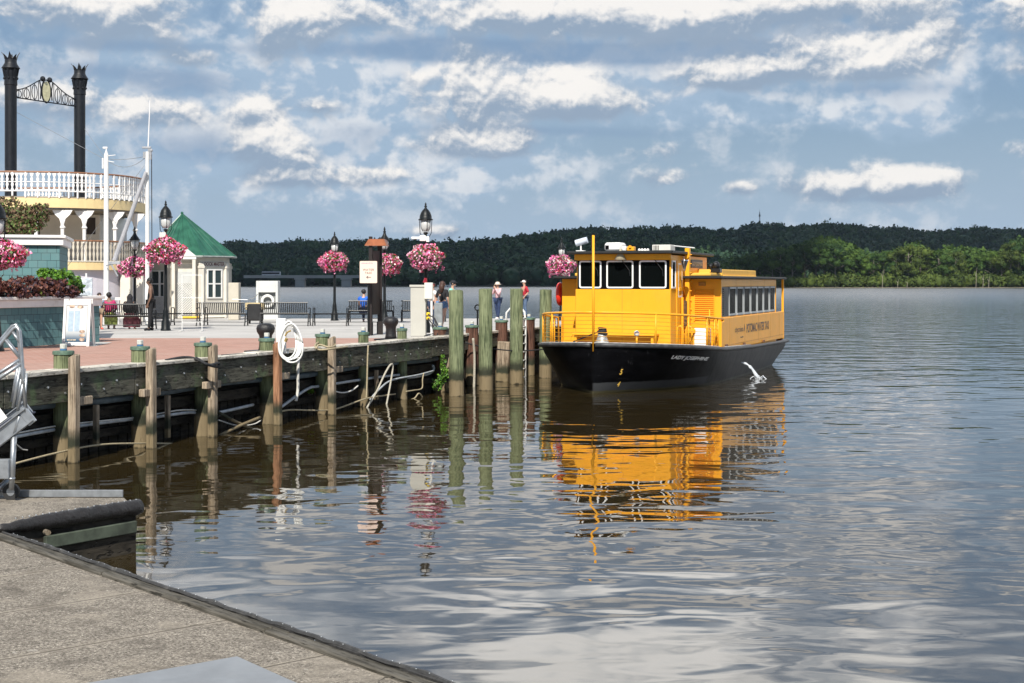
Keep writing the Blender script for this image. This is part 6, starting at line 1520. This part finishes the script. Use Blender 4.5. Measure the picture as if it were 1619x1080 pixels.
p = G(829, 502); person('man in a red shirt, blue jeans and white cap facing left by the railing', (p.x, p.y, DECK), math.radians(-60), 1.76, dict(ell=(-.13, .04, .65), elr=(.13, .04, .65), wrl=(-.10, -.05, .55), wrr=(.10, -.05, .55)), skin_t, cl('red shirt', (.42, .018, .035), .15), M('washed denim', (.10, .15, .24), .85, .3, 14), hair=hair_b, cap=cl('white cap', (.75, .72, .66), .05), sleeves='elbow', shoes=BLK)
# ------------------------------------------------------------------ far bank: hills, woods, bridge
rng = np.random.default_rng(21)
RX = [-1200, -400, 200, 355, 372, 400, 440, 480, 520, 560, 610, 640, 700, 760, 800, 850, 890, 940, 1000, 1060, 1110, 1150, 1172, 1190, 1215, 1260, 1300, 1360, 1420, 1470, 1500, 1540, 1580, 1619, 1750, 2200, 3200]
RY = [390, 385, 384, 382, 377, 381, 380, 376, 378, 377, 375, 375, 381, 377, 374, 368, 361, 360, 361, 360, 361, 365, 363, 353, 357, 359, 355, 357, 360, 363, 362, 358, 360, 359, 358, 362, 372]
DR = 2150.0
def ridge_z(u): return (HY - np.interp(u * F + HX, RX, RY)) / F * DR + 3.15 - 20
def hz(X, Y):
    u = X / Y; s = np.clip((Y - 1040) / (DR - 1040), 0, 1.0); s = s * s * (3 - 2 * s)
    b = np.sin(X / 170 + Y / 310) * np.sin(Y / 140 + 1) * 15 * np.clip((Y - 1150) / 300, 0, 1) * (1 - s * .85)
    z = ridge_z(u) * (s * .8 + .2 * np.clip((Y - 1040) / 400, 0, 1)) + b
    z = np.where(Y < 1060, .6, z); z = np.where(Y > DR, ridge_z(u) - (Y - DR) * .12, z); return np.maximum(z, .6)
us = np.linspace(-.75, .85, 161); ys = np.concatenate([[1015, 1035], np.linspace(1050, 2500, 59)])
UU, YY = np.meshgrid(us, ys); XX = UU * YY; ZZ = hz(XX, YY); ZZ[0] = -1.0; ZZ[1] = .5
V = np.stack([XX, YY, ZZ], -1).reshape(-1, 3); nu = len(us); ny = len(ys); I = np.arange(nu * ny).reshape(ny, nu)
Q = np.stack([I[:-1, :-1], I[:-1, 1:], I[1:, 1:], I[1:, :-1]], -1).reshape(-1, 4)
ground = M('leaf litter ground', (.03, .035, .018), .95, .3, .02, kind='World')
tag(npmesh('hills', V, Q, ground, smooth=True), kind='structure')
def fol(name, cols, sc1=.02, sc2=.25):
    m, nt, b = newmat(name); P = coords(nt, 'World')
    n1 = nz(nt, P, sc1, 3, .5); n2 = nz(nt, P, sc2, 3, .6)
    col = mixc(nt, smooth(n1, .35, .65), cols[0], cols[1]); col = mixc(nt, smooth(n2, .5, .75) * .7, col, cols[2])
    setc(nt, b, col); b.inputs['Roughness'].default_value = .75; b.inputs['Specular IOR Level'].default_value = .15; return m
f_far = fol('distant oak foliage', [(.018, .044, .029), (.045, .088, .034), (.08, .115, .045)])
f_near = [fol('bank foliage dark', [(.014, .036, .010), (.036, .072, .014), (.08, .12, .024)], .09, .5), fol('bank foliage olive', [(.035, .055, .012), (.065, .095, .018), (.125, .15, .03)], .09, .5), fol('bank foliage mid', [(.020, .050, .010), (.060, .105, .018), (.12, .165, .03)], .09, .5)]
IC = None
def ico():
    bm = bmesh.new(); bmesh.ops.create_icosphere(bm, subdivisions=2, radius=1); V = np.array([v.co[:] for v in bm.verts]); T = np.array([[v.index for v in f.verts] for f in bm.faces]); bm.free(); return V, T
ICV, ICT = ico()
def crowns(name, cen, rad, hgt, mat, nq, qs, label=None, seed=0):
    """cen (n,3) crown centres; one mesh of leaf clumps"""
    r = np.random.default_rng(seed); n = len(cen)
    # cores
    Vc = cen[:, None, :] + ICV[None] * (np.stack([rad, rad, hgt], 1)[:, None, :]) * (.62 + .22 * r.random((n, len(ICV), 1)))
    Vc = Vc.reshape(-1, 3); Tc = (ICT[None] + (np.arange(n) * len(ICV))[:, None, None]).reshape(-1, 3); Qc = np.concatenate([Tc, Tc[:, 2:3]], 1)
    d = r.normal(size=(n, nq, 3)); d /= np.linalg.norm(d, axis=2)[..., None]; d[..., 2] = np.abs(d[..., 2]) * np.where(r.random((n, nq)) < .8, 1, -1)
    lump = 1 + .16 * np.sin(d[..., :1] * 6 + r.random((n, 1, 1)) * 6) + .14 * np.sin(d[..., 1:2] * 7 + r.random((n, 1, 1)) * 6)
    C = cen[:, None, :] + d * lump * r.uniform(.62, 1.14, (n, nq, 1)) * np.stack([rad, rad, hgt], 1)[:, None, :]
    C = C.reshape(-1, 3); m = len(C); a = r.normal(size=(m, 3)); a /= np.linalg.norm(a, axis=1)[:, None]; b = r.normal(size=(m, 3)); b -= a * (a * b).sum(1)[:, None]; b /= np.linalg.norm(b, axis=1)[:, None]
    s = qs * r.uniform(.6, 1.4, (m, 1)); Vq = np.stack([C + a * s, C + b * s * .8, C - a * s, C - b * s * .8], 1).reshape(-1, 3)
    return Vc, Tc, Vq
def forest(name, cen, rad, hgt, mat, nq, qs, seed=0):
    Vc, Tc, Vq = crowns(name, cen, rad, hgt, mat, nq, qs, seed=seed)
    o1 = len(Vc); Qq = np.arange(len(Vq)).reshape(-1, 4)
    # triangles for everything
    Tq = np.concatenate([Qq[:, [0, 1, 2]], Qq[:, [0, 2, 3]]]) + o1
    return npmesh(name, np.concatenate([Vc, Vq]), np.concatenate([Tc, Tq]), mat)
# hill woods
cs = []
Y = 1062.0
while Y < 2230:
    st = 11.5 if Y < 1500 else 13.5
    if Y > 2120: st = 9
    x0, x1 = -.29 * Y, .44 * Y; n = int((x1 - x0) / st); X = x0 + (np.arange(n) + rng.random(n)) * st; YY_ = Y + rng.uniform(-6, 6, n); cs.append(np.stack([X, YY_], 1)); Y += st * 1.05
cs = np.concatenate(cs); rad = 4.6 + 7.0 * rng.random(len(cs)) ** 1.8; hg = rad * rng.uniform(.75, 1.05, len(cs)); th = rng.uniform(8, 12.5, len(cs)) + (rng.random(len(cs)) < .06) * 4
cen = np.stack([cs[:, 0], cs[:, 1], hz(cs[:, 0], cs[:, 1]) + th - hg * .6], 1)
low = cen.copy()
print('hill crowns', len(cen))
fo_ = forest('woods', cen, rad, hg, f_far, 44, 1.8, 5); tag(fo_, 'dark wooded hillside across the river in cloud shade', 'woods', kind='stuff')
# near right bank
BX = [1080, 1150, 1200, 1250, 1300, 1340, 1375, 1410, 1446, 1480, 1500, 1542, 1580, 1612, 1700, 1900]; BY = [425, 410, 402, 388, 372, 382, 402, 396, 382, 400, 388, 392, 400, 377, 385, 390]
def bank_h(X, Y): u = X / Y; return (HY - np.interp(u * F + HX, BX, BY)) / F * Y + 3.15
mb = MB(); pts = [(x_, y_) for x_, y_ in [(100, 1040), (118, 930), (150, 880), (190, 862), (260, 858), (340, 866), (480, 872), (900, 880), (900, 1060), (100, 1060)]]
mb.prism(pts, -1, .35); tag(mb.build('shore', M('pale shore mud', (.16, .14, .10), .95, .3, .3, kind='World', dirt=(.10, .12, .05))), kind='structure')
cs = []
for Y in np.arange(900, 1040, 9.0):
    X = np.arange(125, 560, 8.5); X = X + rng.uniform(-4, 4, len(X)); cs.append(np.stack([X, Y + rng.uniform(-4, 4, len(X))], 1))
cs = np.concatenate(cs); rad = rng.uniform(4.5, 7.5, len(cs)); hg = rad * rng.uniform(.8, 1.2, len(cs)); T_ = bank_h(cs[:, 0], cs[:, 1]) * np.where(cs[:, 1] < 960, rng.uniform(.7, 1.0, len(cs)), rng.uniform(.75, 1.0, len(cs)))
cs_, zz = cs, []
fr_ = forest('woods', np.stack([cs[:, 0], cs[:, 1], T_ - hg], 1), rad, hg, f_near[2], 90, 1.2, 6); tag(fr_, 'thick green woods behind the front row of trees on the right bank', 'woods', kind='stuff')
us_ = rng.uniform(0, 1, 420); X = 130 + us_ * 430; Yb = np.interp(X, [118, 150, 190, 260, 340, 480, 560], [932, 884, 866, 862, 870, 876, 880]) + rng.uniform(1, 14, 420); rad = rng.uniform(2.2, 4.2, 420); hg = rad * rng.uniform(.9, 1.4, 420)
fu = forest('undergrowth', np.stack([X, Yb, .7 + hg * .7], 1), rad, hg, f_near[1], 80, .7, 7); tag(fu, 'low bright scrub along the waterline of the right bank', 'scrub', kind='stuff')
bark = M('pale grey bark', (.16, .14, .11), .9, .2, .8)
def proto(seed, mat, slim=1.0):
    r = np.random.default_rng(seed); mb = MB(); bz = .32
    mb.tube([(0, 0, -.02), (.01, 0, .3), (.0, .01, .62), (.01, 0, .9)], [.022, .017, .011, .004], 7)
    cen = []; rd = []
    for k in range(13):
        a = r.uniform(0, 6.28); h0 = r.uniform(.25, .86); R_ = (.30 * math.sin(math.pi * min(1, (h0 - .1) / .9)) ** .8 + .02) * slim * r.uniform(.55, 1.0)
        q = (R_ * math.cos(a), R_ * math.sin(a), h0 + .03); cen.append(q); rd.append(r.uniform(.09, .15)); mb.tube([(0, 0, h0 - .12), q], [.009, .003], 5)
    cen.append((0, 0, .90)); rd.append(.11)
    cen = np.array(cen); rd = np.array(rd); Vc, Tc, Vq = crowns('', cen, rd, rd * r.uniform(.7, 1.0, len(rd)), None, 150, .017, seed=seed)
    o1 = len(Vc); Qq = np.arange(len(Vq)).reshape(-1, 4); Tq = np.concatenate([Qq[:, [0, 1, 2]], Qq[:, [0, 2, 3]]]) + o1
    t = thing('bank_tree', 'x', 'tree', (0, 0, 0)); npmesh('crown', np.concatenate([Vc, Vq]), np.concatenate([Tc, Tq]), mat, parent=t); mb.build('trunk', bark, t, smooth=True); return t
pr = [proto(1, f_near[0]), proto(2, f_near[2]), proto(3, f_near[1], .9), proto(4, f_near[2], 1.1), proto(5, f_near[0], .85), proto(6, f_near[1], 1.1)]
nm_ = ['dark green', 'mid green', 'olive tinted', 'broad mid green', 'narrow dark green', 'broad yellow green']
first = [True] * 6; px_ = 1165
while px_ < 1800:
    k = int(rng.integers(0, 6)); 
    if px_ < 1260 and k in (2, 5): k = 0
    if 1270 < px_ < 1350: k = int(rng.choice([1, 3, 0]))
    if 1410 < px_ < 1460: k = 5
    u = (px_ - HX) / F; Y = float(np.interp(u * 900, [118, 150, 190, 260, 340, 480], [945, 900, 885, 880, 888, 894])) + rng.uniform(-8, 14); X = u * Y
    hgt = float(bank_h(X, Y)) * rng.uniform(.78, 1.06)
    lb = '%s tree in the front row along the right bank of the river' % nm_[k]
    t = pr[k] if first[k] else dup(pr[k], (0, 0, 0)); first[k] = False
    t.location = (X, Y, .6); t.scale = (hgt, hgt, hgt); t.rotation_euler = (0, 0, rng.uniform(0, 6.28)); t['label'] = lb; t['group'] = nm_[k] + ' trees on the right bank'
    px_ += rng.uniform(11, 20)
for px, y0, lb in ((1395, 425, 'tallest bare pale trunk at the waterline of the right bank'), (1419, 440, 'short bare pale trunk right of the tallest one'), (1554, 432, 'leaning bare pale trunk among the scrub'), (1563, 436, 'slim bare pale snag near the right edge of the woods'), (1543, 422, 'forked bare pale trunk between two green crowns'), (1434, 441, 'stubby bare snag at the waterline')):
    p = PD(px, 453, 862); h_ = (453 - y0) * 862 / F; o = MB().tube([(0, 0, -.5), (.2, 0, h_ * .5), (.6, 0, h_)], [.13, .10, .04], 6).tube([(.2, 0, h_ * .55), (-.8, 0, h_ * .8)], [.12, .04], 5).build('dead_tree', M('bleached dead wood', (.34, .30, .24), .9, .1, 1)); o.location = (p.x, p.y, .3); tag(o, lb, 'dead tree')
# unseen cloud added overhead, shaped to cast shade on the far hills
r = np.random.default_rng(4); n = 370; cx = r.uniform(-1900, 900, n); cy = r.uniform(-680, 760, n)
keep = ~((cx > 20) & (cy < -330)) & ~((cx > 60) & (cy < -280)); cx, cy = cx[keep], cy[keep]; n = len(cx); R_ = r.uniform(110, 190, n)
cx = cx - 135
Vc = np.stack([cx, cy, 1600 + r.uniform(-20, 60, n)], 1)[:, None, :] + ICV[None] * (np.stack([R_, R_, R_ * .4], 1)[:, None, :]) * (.85 + .3 * r.random((n, len(ICV), 1)))
Tc = (ICT[None] + (np.arange(n) * len(ICV))[:, None, None]).reshape(-1, 3)
cm_, nt_, b_ = newmat('shading cloud'); b_.inputs['Base Color'].default_value = (.9, .9, .9, 1); b_.inputs['Roughness'].default_value = 1; b_.inputs['Specular IOR Level'].default_value = 0
tag(npmesh('cloud', Vc.reshape(-1, 3), Tc, cm_, smooth=True), kind='structure')
# radio mast on the ridge
p = PD(1201, 356, 2150); t = thing('radio_tower', 'thin lattice radio mast on the wooded ridge, right of the boat', 'radio mast', (p.x, p.y, p.z - 14))
mb = MB(); 
for a in range(3): mb.tube([(1.0 * math.cos(a * 2.1), 1.0 * math.sin(a * 2.1), 0), (.6 * math.cos(a * 2.1), .6 * math.sin(a * 2.1), 34)], .22, 4)
for i in range(16): mb.tube([(-.9, 0, i * 2.1), (.9, 0, i * 2.1 + 2.0)], .12, 4)
mb.build('lattice', M('grey steel lattice', (.12, .13, .14), .6), t); MB().cbox(-1.2, 1.2, -1.2, 1.2, 27, 30, .2).build('antenna_panel', M('grey steel lattice', (.12, .13, .14)), t); MB().tube([(0, 0, 33), (0, 0, 38)], .15, 5).build('spike', M('grey steel lattice', (.12, .13, .14)), t)
# bridge
cc = M('bridge concrete', (.34, .34, .32), .8, .08, .1); 
bt_ = thing('road_bridge', 'long low concrete road bridge crossing the river in the distance', 'bridge', (-95, 985, 0))
mb = MB(); mb.cbox(-90, 0, -4, 5, 6.3, 7.5, .1); mb.cbox(-90, 0, -4.2, -3.8, 7.5, 8.3, .05); mb.cbox(-90, 0, 4.8, 5.2, 7.5, 8.3, .05); mb.build('deck', cc, bt_)
for px in (475, 548):
    x = (px - HX) * 985 / F + 95; mb = MB(); mb.cbox(x - 3.2, x + 3.2, -3.5, 4.5, -1, 5.2, .2); mb.cbox(x - 3.8, x + 3.8, -4.2, 5, 5.2, 6.3, .1); mb.build('pier', cc, bt_)
p = PD(429, 438, 985); t = thing('coach', 'white and dark coach driving on the distant bridge', 'bus', (p.x, p.y, 7.52))
MB().cbox(-6.4, 6.4, -1.3, 1.3, .5, 3.3, .25).build('body', M('silver coach paint', (.42, .43, .46), .4, .1, .5), t); MB().cbox(-6.2, 5.8, -1.34, -1.31, 1.6, 2.7, .01).build('window_band', blk, t)
for x in (-4.2, 4.2, 3.0): MB().tube([(x, -1.32, .5), (x, -1.0, .5)], .5, 12).build('wheel', blk, t)
for px, py, w_, lb in ((485, 402, 9, 'pale house half way up the wooded hill above the bridge'), (546, 393, 7, 'small pale house higher on the wooded hill'), (478, 400, 6, 'small house left of the pale hillside house')):
    Yh = 1650; p = PD(px, py, Yh); t = thing('house', lb, 'house', (p.x, p.y, p.z - 6)); MB().cbox(-w_ / 2, w_ / 2, -3, 3, 0, 7, .1).build('wall', M('pale house wall', (.30, .29, .25), .8), t)
    mb = MB(); mb.add([(-w_ / 2 - .6, -3.6, 7), (w_ / 2 + .6, -3.6, 7), (w_ / 2 + .6, 3.6, 7), (-w_ / 2 - .6, 3.6, 7), (-w_ / 2, 0, 10), (w_ / 2, 0, 10)], [(0, 1, 5, 4), (2, 3, 4, 5), (1, 2, 5), (3, 0, 4), (3, 2, 1, 0)]); mb.build('roof', M('grey house roof', (.10, .10, .10), .8), t)
    for x in (-2, 1.2): MB().cbox(x, x + 1.2, -3.06, -3.0, 2, 4.5, .01).build('window', blk, t)
for px, w_, lb in ((701, 7, 'white motor yacht moored at the far bank left of the woman in pink'), (716, 5, 'smaller white boat right of the yacht at the far bank')):
    p = PD(px, 437, 1030); t = thing('moored_boat', lb, 'boat', (p.x, 1012, 0)); mb = MB(); mb.add([(-w_ / 2, -1.5, 0), (w_ / 2, -1.2, 0), (w_ / 2 + .8, 0, 1.6), (w_ / 2, 1.2, 0), (-w_ / 2, 1.5, 0), (-w_ / 2, -1.6, 1.6), (w_ / 2, -1.4, 1.6), (w_ / 2, 1.4, 1.6), (-w_ / 2, 1.6, 1.6)], [(0, 1, 6, 5), (1, 2, 6), (1, 3, 2), (3, 7, 2), (3, 4, 8, 7), (4, 0, 5, 8), (5, 6, 2, 7, 8), (0, 4, 3, 1)]); mb.build('hull', white_paint, t)
    MB().cbox(-w_ * .3, w_ * .25, -1.1, 1.1, 1.6, 3.6, .2).build('cabin', white_paint, t)

# thin river air
mb = MB(); mb.box(-1500, 2200, -40, 2620, -2.2, 135); m, nt, b = newmat('haze'); nt.nodes.remove(b); pv = nt.nodes.new('ShaderNodeVolumePrincipled'); pv.inputs['Density'].default_value = HAZE; pv.inputs['Color'].default_value = (.62, .76, .95, 1); pv.inputs['Anisotropy'].default_value = .1
nt.links.new(pv.outputs[0], nt.nodes['Material Output'].inputs['Volume']); tag(mb.build('haze', m), kind='stuff')
